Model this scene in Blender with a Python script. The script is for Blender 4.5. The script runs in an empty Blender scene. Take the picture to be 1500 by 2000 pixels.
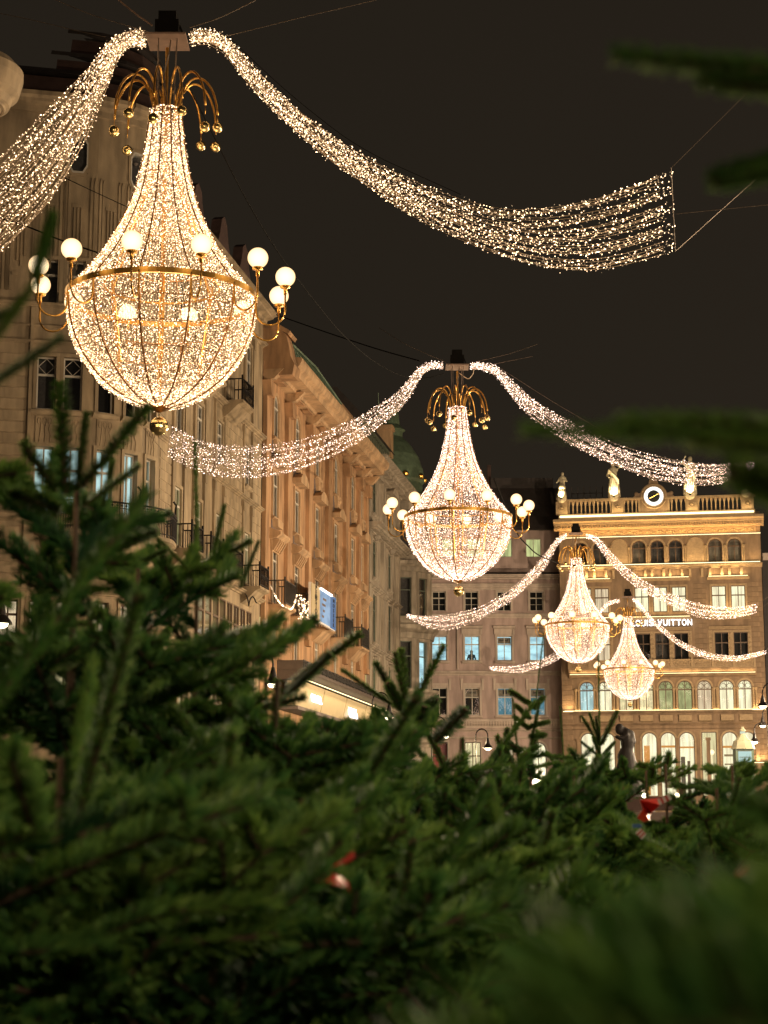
import bpy, math, random
import numpy as np
from mathutils import Vector, Matrix
R = math.radians
PI = math.pi
rnd = random.Random(7)
rng = np.random.default_rng(11)
SC = bpy.context.scene
COL = SC.collection

# ------------------------------------------------------------------ camera
PITCH = R(10.05); FPX = 3500.0; EYE = 1.7
cd = bpy.data.cameras.new("camera"); cam = bpy.data.objects.new("camera", cd); COL.objects.link(cam)
cam.location = (0, 0, EYE); cam.rotation_euler = (R(90) + PITCH, 0, 0)
cd.sensor_fit = 'VERTICAL'; cd.sensor_height = 36.0; cd.sensor_width = 27.0; cd.lens = 63.0
cd.clip_start = 0.02; cd.clip_end = 3000
cd.dof.use_dof = True; cd.dof.focus_distance = 45.0; cd.dof.aperture_fstop = 12.5
SC.camera = cam

# ------------------------------------------------------------------ night sky lit by the town
w = bpy.data.worlds.new("World"); SC.world = w; w.use_nodes = True
nt = w.node_tree; bg = nt.nodes["Background"]
tc = nt.nodes.new("ShaderNodeTexCoord"); nz = nt.nodes.new("ShaderNodeTexNoise"); rp = nt.nodes.new("ShaderNodeValToRGB")
nz.inputs["Scale"].default_value = 1.3; nz.inputs["Detail"].default_value = 3
nt.links.new(tc.outputs["Generated"], nz.inputs["Vector"]); nt.links.new(nz.outputs["Fac"], rp.inputs["Fac"])
rp.color_ramp.elements[0].position = .3; rp.color_ramp.elements[0].color = (0.0135, 0.0105, 0.0072, 1)
rp.color_ramp.elements[1].position = .7; rp.color_ramp.elements[1].color = (0.0190, 0.0145, 0.0098, 1)
sx_ = nt.nodes.new("ShaderNodeSeparateXYZ"); nt.links.new(tc.outputs["Generated"], sx_.inputs[0])     # town glow, stronger low over the roofs
mr = nt.nodes.new("ShaderNodeMapRange"); mr.inputs["From Min"].default_value = 0.0; mr.inputs["From Max"].default_value = .5; mr.inputs["To Min"].default_value = 1.35; mr.inputs["To Max"].default_value = .9
nt.links.new(sx_.outputs["Z"], mr.inputs["Value"]); nt.links.new(mr.outputs["Result"], bg.inputs["Strength"]); nt.links.new(rp.outputs["Color"], bg.inputs["Color"])

SC.view_settings.view_transform = 'Standard'; SC.view_settings.look = 'None'
SC.view_settings.exposure = 0.0; SC.view_settings.gamma = 1.0
SC.render.engine = 'CYCLES'
cy = SC.cycles
cy.use_denoising = True
cy.max_bounces = 6; cy.diffuse_bounces = 2; cy.glossy_bounces = 3; cy.transmission_bounces = 4; cy.transparent_max_bounces = 10
cy.sample_clamp_indirect = 3.0; cy.caustics_reflective = False; cy.caustics_refractive = False

# ------------------------------------------------------------------ geometry of the view
def ray(px, py):
    v = (px - 750) / FPX; u = (1000 - py) / FPX
    return Vector((v, math.cos(PITCH) - u * math.sin(PITCH), math.sin(PITCH) + u * math.cos(PITCH)))
def P(px, py, Y):
    d = ray(px, py); t = Y / d.y
    return Vector((d.x * t, Y, EYE + d.z * t))

class Fac:
    """a facade plane: local x along the wall, y into the wall, z up"""
    def __init__(s, ox, oy, deg):
        s.o = (ox, oy); s.deg = deg; s.c = math.cos(R(deg)); s.s = math.sin(R(deg))
        s.m = Matrix.Translation((ox, oy, 0)) @ Matrix.Rotation(R(deg), 4, 'Z')
    def loc(s, px, py, off=0.0):
        d = ray(px, py); n = (-s.s, s.c)
        t = ((s.o[0] * n[0] + s.o[1] * n[1]) + off) / (d.x * n[0] + d.y * n[1])
        X = d.x * t; Y = d.y * t
        return (X - s.o[0]) * s.c + (Y - s.o[1]) * s.s, EYE + d.z * t
    def x(s, px, off=0.0): return s.loc(px, 1200, off)[0]
    def z(s, px, py, off=0.0): return s.loc(px, py, off)[1]
    def w(s, x, y, z): return s.m @ Vector((x, y, z))

# ------------------------------------------------------------------ materials
MATS = {}
def mat(name, col, rough=.7, metal=0.0, var=.18, scale=3.0, bump=.0, bscale=None, spec=.5, dirt=0.0, emit=None, es=0.0):
    if name in MATS: return MATS[name]
    m = bpy.data.materials.new(name); m.use_nodes = True; n = m.node_tree.nodes; l = m.node_tree.links
    b = n["Principled BSDF"]
    b.inputs["Roughness"].default_value = rough; b.inputs["Metallic"].default_value = metal
    b.inputs["Specular IOR Level"].default_value = spec
    t = n.new("ShaderNodeTexCoord"); z = n.new("ShaderNodeTexNoise"); z.inputs["Scale"].default_value = scale
    z.inputs["Detail"].default_value = 6; z.inputs["Roughness"].default_value = .65
    l.new(t.outputs["Object"], z.inputs["Vector"])
    r = n.new("ShaderNodeValToRGB"); r.color_ramp.elements[0].position = .3; r.color_ramp.elements[1].position = .72
    c = np.array(col)
    r.color_ramp.elements[0].color = (*np.clip(c * (1 - var), 0, 1), 1); r.color_ramp.elements[1].color = (*np.clip(c * (1 + var), 0, 1), 1)
    l.new(z.outputs["Fac"], r.inputs["Fac"])
    out = r.outputs["Color"]
    if dirt:
        z2 = n.new("ShaderNodeTexNoise"); z2.inputs["Scale"].default_value = .9; z2.inputs["Detail"].default_value = 8
        mp = n.new("ShaderNodeMapping"); mp.inputs["Scale"].default_value = (2.2, 2.2, .45)
        l.new(t.outputs["Object"], mp.inputs["Vector"]); l.new(mp.outputs["Vector"], z2.inputs["Vector"])
        r2 = n.new("ShaderNodeValToRGB"); r2.color_ramp.elements[0].position = .38; r2.color_ramp.elements[1].position = .62
        r2.color_ramp.elements[0].color = (1 - dirt, 1 - dirt, 1 - dirt, 1); r2.color_ramp.elements[1].color = (1, 1, 1, 1)
        l.new(z2.outputs["Fac"], r2.inputs["Fac"])
        mx = n.new("ShaderNodeMix"); mx.data_type = 'RGBA'; mx.blend_type = 'MULTIPLY'; mx.inputs["Factor"].default_value = 1
        l.new(out, mx.inputs["A"]); l.new(r2.outputs["Color"], mx.inputs["B"]); out = mx.outputs["Result"]
    l.new(out, b.inputs["Base Color"])
    if bump:
        z3 = n.new("ShaderNodeTexNoise"); z3.inputs["Scale"].default_value = bscale or scale * 6; z3.inputs["Detail"].default_value = 4
        l.new(t.outputs["Object"], z3.inputs["Vector"])
        bp = n.new("ShaderNodeBump"); bp.inputs["Strength"].default_value = bump; bp.inputs["Distance"].default_value = .02
        l.new(z3.outputs["Fac"], bp.inputs["Height"]); l.new(bp.outputs["Normal"], b.inputs["Normal"])
    if emit:
        b.inputs["Emission Color"].default_value = (*emit, 1); b.inputs["Emission Strength"].default_value = es
    MATS[name] = m; return m

def emis(name, col, s, sample='NONE', pattern=None):
    if name in MATS: return MATS[name]
    m = bpy.data.materials.new(name); m.use_nodes = True; n = m.node_tree.nodes; l = m.node_tree.links
    n.clear(); o = n.new("ShaderNodeOutputMaterial"); e = n.new("ShaderNodeEmission")
    e.inputs["Color"].default_value = (*col, 1); e.inputs["Strength"].default_value = s
    if pattern:
        t = n.new("ShaderNodeTexCoord"); mp = n.new("ShaderNodeMapping"); z = n.new("ShaderNodeTexNoise")
        mp.inputs["Scale"].default_value = pattern
        oi = n.new("ShaderNodeObjectInfo"); ad = n.new("ShaderNodeVectorMath"); ad.operation = 'ADD'
        cb = n.new("ShaderNodeCombineXYZ")
        mu = n.new("ShaderNodeMath"); mu.operation = 'MULTIPLY'; mu.inputs[1].default_value = 37.0
        l.new(oi.outputs["Random"], mu.inputs[0]); l.new(mu.outputs[0], cb.inputs[0]); l.new(mu.outputs[0], cb.inputs[2])
        l.new(t.outputs["Object"], ad.inputs[0]); l.new(cb.outputs[0], ad.inputs[1]); l.new(ad.outputs[0], mp.inputs["Vector"])
        l.new(mp.outputs["Vector"], z.inputs["Vector"]); z.inputs["Scale"].default_value = 1.0; z.inputs["Detail"].default_value = 3
        r = n.new("ShaderNodeValToRGB"); r.color_ramp.elements[0].position = .35; r.color_ramp.elements[1].position = .62
        c = np.array(col); r.color_ramp.elements[0].color = (*(c * .62), 1); r.color_ramp.elements[1].color = (*np.clip(c * 1.1, 0, 1), 1)
        l.new(z.outputs["Fac"], r.inputs["Fac"]); l.new(r.outputs["Color"], e.inputs["Color"])
    if name.startswith("bulb_"):
        at = n.new("ShaderNodeAttribute"); at.attribute_name = "br"; mm = n.new("ShaderNodeMath"); mm.operation = 'MULTIPLY'; mm.inputs[1].default_value = s
        l.new(at.outputs["Fac"], mm.inputs[0]); l.new(mm.outputs[0], e.inputs["Strength"])
    if name == "opal_globe":
        lw = n.new("ShaderNodeLayerWeight"); lw.inputs["Blend"].default_value = .35; cr = n.new("ShaderNodeValToRGB")
        cr.color_ramp.elements[0].color = (1.0, .80, .48, 1); cr.color_ramp.elements[1].color = (.62, .33, .12, 1); cr.color_ramp.elements[1].position = .95
        l.new(lw.outputs["Facing"], cr.inputs["Fac"]); l.new(cr.outputs["Color"], e.inputs["Color"])
    l.new(e.outputs[0], o.inputs["Surface"]); m.cycles.emission_sampling = sample
    MATS[name] = m; return m

def glass_mat(name, tint=(.9, .95, 1), refl=.22, rough=.04):
    m = bpy.data.materials.new(name); m.use_nodes = True; n = m.node_tree.nodes; l = m.node_tree.links
    n.clear(); o = n.new("ShaderNodeOutputMaterial"); a = n.new("ShaderNodeBsdfTransparent"); g = n.new("ShaderNodeBsdfGlossy")
    a.inputs[0].default_value = (*tint, 1); g.inputs["Roughness"].default_value = rough
    x = n.new("ShaderNodeMixShader"); f = n.new("ShaderNodeFresnel"); f.inputs[0].default_value = 1.5
    ma = n.new("ShaderNodeMath"); ma.operation = 'MAXIMUM'; ma.inputs[1].default_value = refl
    l.new(f.outputs[0], ma.inputs[0]); l.new(ma.outputs[0], x.inputs[0]); l.new(a.outputs[0], x.inputs[1]); l.new(g.outputs[0], x.inputs[2])
    l.new(x.outputs[0], o.inputs["Surface"]); MATS[name] = m; return m

M_CREAM = mat("cream_stone", (.40, .30, .185), .85, var=.10, scale=1.2, bump=.25, bscale=14, dirt=.42)
M_ORANGE = mat("orange_plaster", (.50, .29, .15), .85, var=.10, scale=1.0, bump=.2, bscale=18, dirt=.42)
M_ORANGE2 = mat("pale_orange_trim", (.56, .36, .20), .8, var=.10, scale=2.0, bump=.2, bscale=18, dirt=.36)
M_GREY = mat("grey_panel", (.17, .13, .115), .85, var=.12, scale=3, bump=.2)
M_WHITE = mat("pale_grey_stone", (.43, .36, .275), .8, var=.10, scale=1.5, bump=.25, bscale=12, dirt=.42)
M_PINK = mat("pinkish_plaster", (.50, .37, .325), .88, var=.07, scale=.8, bump=.12, bscale=25, dirt=.28)
M_PINK2 = mat("pinkish_trim", (.58, .47, .39), .8, var=.06, scale=1.5, bump=.1, bscale=25, dirt=.25)
M_LV = mat("sand_stone", (.30, .20, .12), .82, var=.13, scale=1.6, bump=.3, bscale=10, dirt=.36)
M_LV2 = mat("carved_stone", (.40, .28, .16), .75, var=.2, scale=7, bump=.6, bscale=20, dirt=.15)
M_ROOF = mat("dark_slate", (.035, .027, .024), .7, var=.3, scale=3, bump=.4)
M_ROOFR = mat("old_clay_roof", (.075, .042, .035), .8, var=.3, scale=2, bump=.5)
M_COPPER = mat("green_copper", (.10, .15, .10), .55, var=.3, scale=2.5, bump=.2)
M_IRON = mat("black_iron", (.018, .014, .013), .45, metal=.6, var=.2, scale=8)
M_IRONBOX = mat("grey_iron", (.05, .045, .04), .5, metal=.4, var=.2, scale=8)
M_FRW = mat("white_window_frame", (.55, .50, .42), .5, var=.06, scale=4)
M_FRD = mat("brown_window_frame", (.10, .055, .028), .5, var=.2, scale=6)
M_FRG = mat("green_grey_frame", (.12, .14, .10), .5, var=.2, scale=6)
M_GLASS = glass_mat("window_glass", refl=.12)
M_DARK = mat("dark_room", (.022, .018, .014), .9, var=.5, scale=1.5)
M_CURT = mat("drawn_curtain", (.30, .24, .17), .9, var=.25, scale=5)
M_CURTG = mat("grey_curtain", (.12, .10, .085), .9, var=.3, scale=9)
M_GOLD = mat("gold_painted_metal", (.72, .40, .10), .32, metal=1.0, var=.12, scale=6)
M_GOLDD = mat("bronze_rib", (.30, .15, .05), .42, metal=.9, var=.2, scale=6)
M_MIRROR = mat("mirror_gold", (.95, .74, .34), .22, metal=1.0, var=.04, scale=4)
M_WIRE = mat("light_string_wire", (.62, .46, .30), .5, var=.1, scale=5)
M_CABLE = mat("steel_cable", (.16, .12, .09), .45, metal=.5, var=.2, scale=5)
M_BLACK = mat("black_cable", (.008, .007, .006), .9, spec=.05, var=.2, scale=5)
M_PLATE = mat("painted_plate", (.22, .14, .10), .6, var=.15, scale=6)
M_BULB = emis("bulb_warm", (1.0, .67, .38), 4.0)
M_BULBC = emis("bulb_pinkish", (1.0, .70, .54), 4.3)
M_GLOBE = emis("opal_globe", (1.0, .80, .50), 2.1)
M_STRIPE = emis("led_strip", (1.0, .80, .40), 3.0)
M_ROOMW = emis("room_warm", (1.0, .78, .40), 1.05, pattern=(7, 1, .5))
M_ROOMY = emis("room_yellow", (.98, .90, .38), .55, pattern=(3.5, 1, 1.2))
M_ROOMC = emis("room_cyan", (.58, .92, 1.0), 1.15, pattern=(1.2, 1, 2.2))
M_ROOMB = emis("room_pale_blue", (.66, .92, .84), 1.0, pattern=(5, 1, .5))
M_ROOMD = emis("room_dim_blue", (.16, .36, .42), .75, pattern=(2, 1, 1.4))
M_ROOMG = emis("room_green", (.72, .74, .30), 1.0, pattern=(4, 1, .5))
M_ROOMP = emis("room_peach", (.98, .70, .42), 1.1, pattern=(8, 1, .5))
M_ROOMV = emis("room_bright", (1.0, .82, .50), 1.5, pattern=(5, 1, .4))
M_SIGNW = emis("sign_letter", (1.0, .98, .95), 3.0)
M_ASPH = mat("street_paving", (.10, .09, .08), .7, var=.2, scale=3, bump=.3)
M_BRONZE = mat("dark_bronze", (.012, .008, .006), .65, metal=.2, var=.3, scale=6, bump=.2)
M_STATUE = mat("statue_stone", (.58, .50, .34), .75, var=.15, scale=8, bump=.4, bscale=25)
M_RED = mat("red_plastic", (.55, .03, .02), .35, var=.15, scale=10)
M_BLUE = mat("blue_plastic", (.03, .12, .35), .35, var=.15, scale=10)
M_WHITEP = mat("white_print", (.75, .70, .66), .5, var=.05, scale=10)
M_PINKR = mat("pink_ribbon", (.62, .17, .19), .5, var=.2, scale=25)
M_INK = mat("black_print", (.015, .015, .015), .6, var=.1, scale=10)
M_BARK = mat("fir_bark", (.085, .055, .032), .9, var=.3, scale=60, bump=.5)

# ------------------------------------------------------------------ mesh helpers
class MB:
    def __init__(s): s.v = []; s.f = []
    def add(s, vs, fs):
        o = len(s.v); s.v += [tuple(q) for q in vs]; s.f += [tuple(i + o for i in q) for q in fs]; return s
    def box(s, x0, x1, y0, y1, z0, z1):
        return s.add([(x0, y0, z0), (x1, y0, z0), (x1, y1, z0), (x0, y1, z0), (x0, y0, z1), (x1, y0, z1), (x1, y1, z1), (x0, y1, z1)],
                     [(0, 3, 2, 1), (4, 5, 6, 7), (0, 1, 5, 4), (1, 2, 6, 5), (2, 3, 7, 6), (3, 0, 4, 7)])
    def prism(s, poly, y0, y1):
        """poly in (x, z), extruded along y"""
        n = len(poly)
        return s.add([(a, y0, b) for a, b in poly] + [(a, y1, b) for a, b in poly],
                     [tuple(range(n - 1, -1, -1)), tuple(range(n, 2 * n))] + [(i, (i + 1) % n, n + (i + 1) % n, n + i) for i in range(n)])
    def profile(s, prof, x0, x1):
        """prof in (y, z), closed, extruded along x"""
        n = len(prof)
        return s.add([(x0, a, b) for a, b in prof] + [(x1, a, b) for a, b in prof],
                     [tuple(range(n)), tuple(range(2 * n - 1, n - 1, -1))] + [(i, n + i, n + (i + 1) % n, (i + 1) % n) for i in range(n)])
    def tube(s, pts, r, k=6, close=False):
        pts = [Vector(p) for p in pts]; n = len(pts); rs = r if hasattr(r, '__len__') else [r] * n
        o = len(s.v); up = Vector((0, 0, 1))
        for i, p in enumerate(pts):
            a = pts[(i - 1) % n] if (close or i > 0) else p; b = pts[(i + 1) % n] if (close or i < n - 1) else p
            d = (b - a)
            d = d.normalized() if d.length > 1e-9 else Vector((0, 0, 1))
            q = up if abs(d.z) < .94 else Vector((1, 0, 0))
            e1 = d.cross(q).normalized(); e2 = d.cross(e1)
            for j in range(k):
                t = 2 * PI * j / k; s.v.append(tuple(p + (e1 * math.cos(t) + e2 * math.sin(t)) * rs[i]))
        for i in range(n if close else n - 1):
            for j in range(k):
                a = o + i * k + j; b = o + i * k + (j + 1) % k; c = o + ((i + 1) % n) * k + (j + 1) % k; d_ = o + ((i + 1) % n) * k + j
                s.f.append((a, b, c, d_))
        if not close: s.f.append(tuple(o + j for j in range(k - 1, -1, -1))); s.f.append(tuple(o + (n - 1) * k + j for j in range(k)))
        return s
    def lathe(s, prof, cx=0, cy=0, k=16):
        o = len(s.v)
        for r, z in prof:
            for j in range(k): t = 2 * PI * j / k; s.v.append((cx + r * math.cos(t), cy + r * math.sin(t), z))
        for i in range(len(prof) - 1):
            for j in range(k): s.f.append((o + i * k + j, o + i * k + (j + 1) % k, o + (i + 1) * k + (j + 1) % k, o + (i + 1) * k + j))
        s.f.append(tuple(o + j for j in range(k - 1, -1, -1))); s.f.append(tuple(o + (len(prof) - 1) * k + j for j in range(k)))
        return s
    def sphere(s, c, r, k=12, m=8, sz=1.0):
        o = len(s.v); c = Vector(c)
        for i in range(1, m):
            a = PI * i / m
            for j in range(k): t = 2 * PI * j / k; s.v.append((c.x + r * math.sin(a) * math.cos(t), c.y + r * math.sin(a) * math.sin(t), c.z + r * sz * math.cos(a)))
        s.v.append((c.x, c.y, c.z + r * sz)); s.v.append((c.x, c.y, c.z - r * sz)); T = len(s.v) - 2; B = T + 1
        for i in range(m - 2):
            for j in range(k): s.f.append((o + i * k + j, o + (i + 1) * k + j, o + (i + 1) * k + (j + 1) % k, o + i * k + (j + 1) % k))
        for j in range(k): s.f.append((T, o + j, o + (j + 1) % k)); s.f.append((B, o + (m - 2) * k + (j + 1) % k, o + (m - 2) * k + j))
        return s
    def mesh(s, name, m, smooth=False):
        me = bpy.data.meshes.new(name); me.from_pydata(s.v, [], s.f)
        for q in (m if isinstance(m, (list, tuple)) else [m]): me.materials.append(q)
        if smooth: me.polygons.foreach_set("use_smooth", [True] * len(me.polygons))
        me.update(); return me

def link(name, data, parent=None, loc=(0, 0, 0), rot=(0, 0, 0), M=None):
    o = bpy.data.objects.new(name, data); COL.objects.link(o)
    if parent is not None: o.parent = parent
    if M is not None: o.matrix_local = M
    else: o.location = loc; o.rotation_euler = rot
    return o
def tag(o, label=None, cat=None, group=None, kind=None):
    if label: o['label'] = label
    if cat: o['category'] = cat
    if group: o['group'] = group
    if kind: o['kind'] = kind
    return o
def thing(name, label, cat, loc=(0, 0, 0), rotz=0.0, group=None):
    return tag(link(name, None, None, loc, (0, 0, rotz)), label, cat, group)
def part(name, mb, m, parent, loc=(0, 0, 0), rot=(0, 0, 0), smooth=False, M=None, label=None, kind=None):
    o = link(name, mb.mesh(name, m, smooth), parent, loc, rot, M)
    if label: o['label'] = label
    if kind: o['kind'] = kind
    return o
def copy_tree(o, parent=None):
    c = o.copy(); COL.objects.link(c)
    if parent is not None: c.parent = parent
    for ch in list(KIDS.get(o.name, [])) or list(o.children): copy_tree(ch, c)
    return c
KIDS = {}
def fast_mesh(name, V, F, mats, smooth=False, mi=None, attr=None):
    """V (n,3) float, F (m,k) int with k = 3 or 4"""
    me = bpy.data.meshes.new(name); n = len(V); m, k = F.shape
    me.vertices.add(n); me.vertices.foreach_set("co", np.ascontiguousarray(V, dtype=np.float32).ravel())
    me.loops.add(m * k); me.loops.foreach_set("vertex_index", np.ascontiguousarray(F, dtype=np.int32).ravel())
    me.polygons.add(m); me.polygons.foreach_set("loop_start", np.arange(0, m * k, k, dtype=np.int32))
    me.polygons.foreach_set("loop_total", np.full(m, k, dtype=np.int32))
    for q in mats: me.materials.append(q)
    if mi is not None: me.polygons.foreach_set("material_index", mi.astype(np.int32))
    if smooth: me.polygons.foreach_set("use_smooth", np.ones(m, dtype=bool))
    if attr is None and mats[0].name.startswith('bulb_'): attr = {'br': BR[len(V)]}
    if attr is not None:
        for an, av in attr.items():
            a = me.attributes.new(an, 'FLOAT', 'POINT'); a.data.foreach_set("value", av.astype(np.float32))
    me.update(calc_edges=True); me.validate(); return me
OCT_F = np.array([(0, 2, 4), (2, 1, 4), (1, 3, 4), (3, 0, 4), (2, 0, 5), (1, 2, 5), (3, 1, 5), (0, 3, 5)])
BR = {}
def bulbs(pts, rad=.011, ln=.024, jit=.8):
    """elongated octahedra at pts with random axes"""
    n = len(pts); d = rng.normal(size=(n, 3)); d[:, 2] = d[:, 2] * .8 - .25; d /= np.linalg.norm(d, axis=1)[:, None]
    a = np.cross(d, rng.normal(size=(n, 3))); a /= np.linalg.norm(a, axis=1)[:, None]; b = np.cross(d, a)
    s = (1 + jit * (rng.random(n) - .5))[:, None]
    V = np.stack([pts + a * rad * s, pts - a * rad * s, pts + b * rad * s, pts - b * rad * s, pts + d * ln * s, pts - d * ln * s], 1).reshape(-1, 3)
    F = (OCT_F[None] + (np.arange(n) * 6)[:, None, None]).reshape(-1, 3)
    BR[len(V)] = np.repeat(.12 + 2.7 * rng.random(n) ** 2.3, 6)
    return V, F
def strings(paths, r=.0035):
    """three-sided wires along a list of (n,3) paths"""
    VV = []; FF = []; o = 0
    for p in paths:
        n = len(p); d = np.gradient(p, axis=0); d /= np.linalg.norm(d, axis=1)[:, None] + 1e-9
        q = np.cross(d, np.array([.31, .55, .77])); q /= np.linalg.norm(q, axis=1)[:, None] + 1e-9; e = np.cross(d, q)
        ring = np.stack([p + r * (q * math.cos(t) + e * math.sin(t)) for t in (0, 2 * PI / 3, 4 * PI / 3)], 1).reshape(-1, 3)
        VV.append(ring); i = np.arange(n - 1) * 3
        for j in range(3):
            k = (j + 1) % 3; FF.append(np.stack([i + j, i + k, i + 3 + k, i + 3 + j], 1) + o)
        o += n * 3
    return np.concatenate(VV), np.concatenate(FF)
# ------------------------------------------------------------------ chandeliers
RR = 1.55
CONE = [(0, 1.55), (.12, 1.47), (.26, 1.34), (.62, 1.06), (.98, .84), (1.35, .655), (1.71, .51), (2.44, .345), (3.27, .245)]
BOWL = [(0, 1.55), (-.29, 1.54), (-.65, 1.47), (-1.01, 1.31), (-1.38, 1.03), (-1.62, .74), (-1.78, .42), (-1.86, .10)]
def prof_pts(prof, n):
    z = np.array([a for a, _ in prof]); r = np.array([b for _, b in prof]); s = np.concatenate([[0], np.cumsum(np.hypot(np.diff(z), np.diff(r)))])
    t = np.linspace(0, s[-1], 80); zz = np.interp(t, s, z); rr = np.interp(t, s, r)
    k = np.ones(9) / 9; zp = np.pad(zz, 4, mode='edge'); rp_ = np.pad(rr, 4, mode='edge')
    zz2 = np.convolve(zp, k, 'valid'); rr2 = np.convolve(rp_, k, 'valid'); zz2[0], rr2[0], zz2[-1], rr2[-1] = zz[0], rr[0], zz[-1], rr[-1]
    tt = np.linspace(0, s[-1], n); return np.interp(tt, t, rr2), np.interp(tt, t, zz2), s[-1]
def build_net():
    pts = []; wires = []
    for prof, ns in ((CONE, 160), (BOWL, 205)):
        r, z, L = prof_pts(prof, 60); n = int(L / .032)
        for i in range(ns):
            a = 2 * PI * (i + .3 * rng.random()) / ns
            if prof is BOWL and i % 2: m = int(60 * .86)
            elif prof is CONE and i % 2: m = int(60 * .8)
            else: m = 60
            wob = rng.normal(0, .006, m)
            p = np.stack([(r[:m] + wob) * math.cos(a), (r[:m] + wob) * math.sin(a), z[:m]], 1)
            wires.append(p[::3]); t = (np.arange(n) + rng.random(n) * .8) / n; t = t[t < m / 60.]
            q = np.stack([np.interp(t, np.arange(m) / 60., p[:, k]) for k in range(3)], 1)
            pts.append(q + rng.normal(0, .012, q.shape))
    pts = np.concatenate(pts); pts[:, 2] = np.minimum(pts[:, 2], 3.28)
    V, F = bulbs(pts, .0056, .0135); WV, WF = strings(wires, .0026)
    return fast_mesh("net_bulbs", V, F, [M_BULB]), fast_mesh("net_wires", WV, WF, [M_WIRE])
def meridian(prof, a, dr=.0, n=26, z1=None):
    r, z, _ = prof_pts(prof, n); return [((r[i] + dr) * math.cos(a), (r[i] + dr) * math.sin(a), z[i]) for i in range(n)]
def circle(r, z, n=72): return [(r * math.cos(2 * PI * i / n), r * math.sin(2 * PI * i / n), z) for i in range(n)]
def r_at(prof, z):
    r, zz, _ = prof_pts(prof, 60)
    return float(np.interp(z, zz, r)) if zz[-1] > zz[0] else float(np.interp(-z, -zz, r))
def make_chandelier(loc, rot, label):
    t = thing("light_chandelier", label, "chandelier", loc, rot, "street chandeliers hung over the square")
    nb, nw = build_net()
    o = link("light_net", nb, t); o['kind'] = 'stuff'
    o = link("net_wire", nw, t); o['kind'] = 'stuff'
    rib = MB().tube(meridian(BOWL, 0, .018), .017, 6).tube(meridian(CONE, 0, .018), .013, 6).mesh("rib", M_GOLDD, True)
    arm = MB(); path = [(RR, 0, .0), (RR + .02, 0, -.05), (RR + .03, 0, -.27)]
    for i in range(1, 13): a = PI + PI * i / 12; path.append((RR + .27 + .24 * math.cos(a), 0, -.27 + .24 * math.sin(a)))
    path += [(RR + .51, 0, .0)]; arm.tube(path, .016, 8)
    arm.lathe([(.028, .0), (.03, .10), (.03, .105), (.085, .115), (.085, .145), (.06, .15)], RR + .51, 0, 14)
    armm = arm.mesh("lamp_arm", M_GOLD, True)
    gl = MB().sphere((0, 0, 0), .165, 20, 14).mesh("globe", M_GLOBE, True)
    cp = [(.19, 0, 3.15), (.235, 0, 3.45), (.31, 0, 3.68), (.42, 0, 3.82), (.55, 0, 3.85), (.68, 0, 3.77), (.79, 0, 3.60), (.86, 0, 3.38), (.885, 0, 3.16)]
    crown = MB().tube(smooth_path(cp, 26), .019, 8).tube([(.885, 0, 3.17), (.885, 0, 3.0)], .006, 5).mesh("crown_arm", M_GOLD, True)
    mb_ = MB().sphere((0, 0, 0), .088, 18, 12).mesh("mirror_ball", M_MIRROR, True)
    for i in range(12):
        a = R(15 + 30 * i)
        link("rib", rib, t, rot=(0, 0, a))
        la = link("lamp_arm", armm, t, rot=(0, 0, a)); link("globe", gl, la, loc=(RR + .51, 0, .30))
        ca = link("crown_arm", crown, t, rot=(0, 0, a)); link("mirror_ball", mb_, ca, loc=(.885, 0, 2.94 - (.16 if i % 2 else 0)))
    rg = MB(); n = 72
    for i in range(n):
        a0, a1 = 2 * PI * i / n, 2 * PI * (i + 1) / n
        q = []
        for a in (a0, a1):
            for r_, z_ in ((RR, -.045), (RR + .03, -.045), (RR + .03, .045), (RR, .045)): q.append((r_ * math.cos(a), r_ * math.sin(a), z_))
        rg.add(q, [(0, 4, 5, 1), (1, 5, 6, 2), (2, 6, 7, 3), (3, 7, 4, 0)])
    part("ring", rg, M_GOLD, t)
    for z_, pr in ((-.36, BOWL), (-.75, BOWL), (-1.12, BOWL), (-1.45, BOWL), (.62, CONE), (1.3, CONE), (2.1, CONE), (3.26, CONE)):
        part("hoop", MB().tube(circle(r_at(pr, z_) - .02, z_, 60), .010, 5, True), M_GOLDD, t)
    part("hub", MB().lathe([(.02, -1.80), (.16, -1.82), (.18, -1.87), (.10, -1.90), (.03, -1.93)], k=14), M_GOLDD, t)
    part("mirror_ball", MB().sphere((0, 0, -2.16), .155, 18, 12).tube([(0, 0, -1.9), (0, 0, -2.02)], .01, 5), M_MIRROR, t)
    ft = MB()
    for i in range(6): a = R(60 * i); ft.tube([(.2 * math.cos(a), .2 * math.sin(a), 2.2), (.95 * math.cos(a), .95 * math.sin(a), .2), (.75 * math.cos(a), .75 * math.sin(a), -1.2)], .022, 6)
    ft.tube(circle(.95, .2, 48), .02, 5, True); ft.tube([(0, 0, 4.4), (0, 0, -1.85)], .03, 8)
    part("inner_frame", ft, M_GOLD, t)
    # hanging gear
    pl = MB().box(-.34, .34, -.34, .34, 4.50, 4.53)
    plo = part("hanging_plate", pl, M_PLATE, t, rot=(0, 0, -rot))
    g = MB().box(-.2, .2, -.16, .16, 4.54, 4.85).box(-.15, .15, -.12, .12, 4.85, 5.02).tube([(-.12, 0, 4.84), (.05, .05, 4.93), (.2, 0, 4.8), (.3, .05, 4.53)], .02, 6)
    part("winch_motor", g, M_BLACK, plo)
    ch = MB()
    for a in range(4):
        c, s_ = math.cos(R(45 + 90 * a)), math.sin(R(45 + 90 * a))
        ch.tube([(.22 * c, .22 * s_, 4.5), (.20 * c, .20 * s_, 3.9), (.18 * c, .18 * s_, 3.27)], .011, 5)
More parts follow.
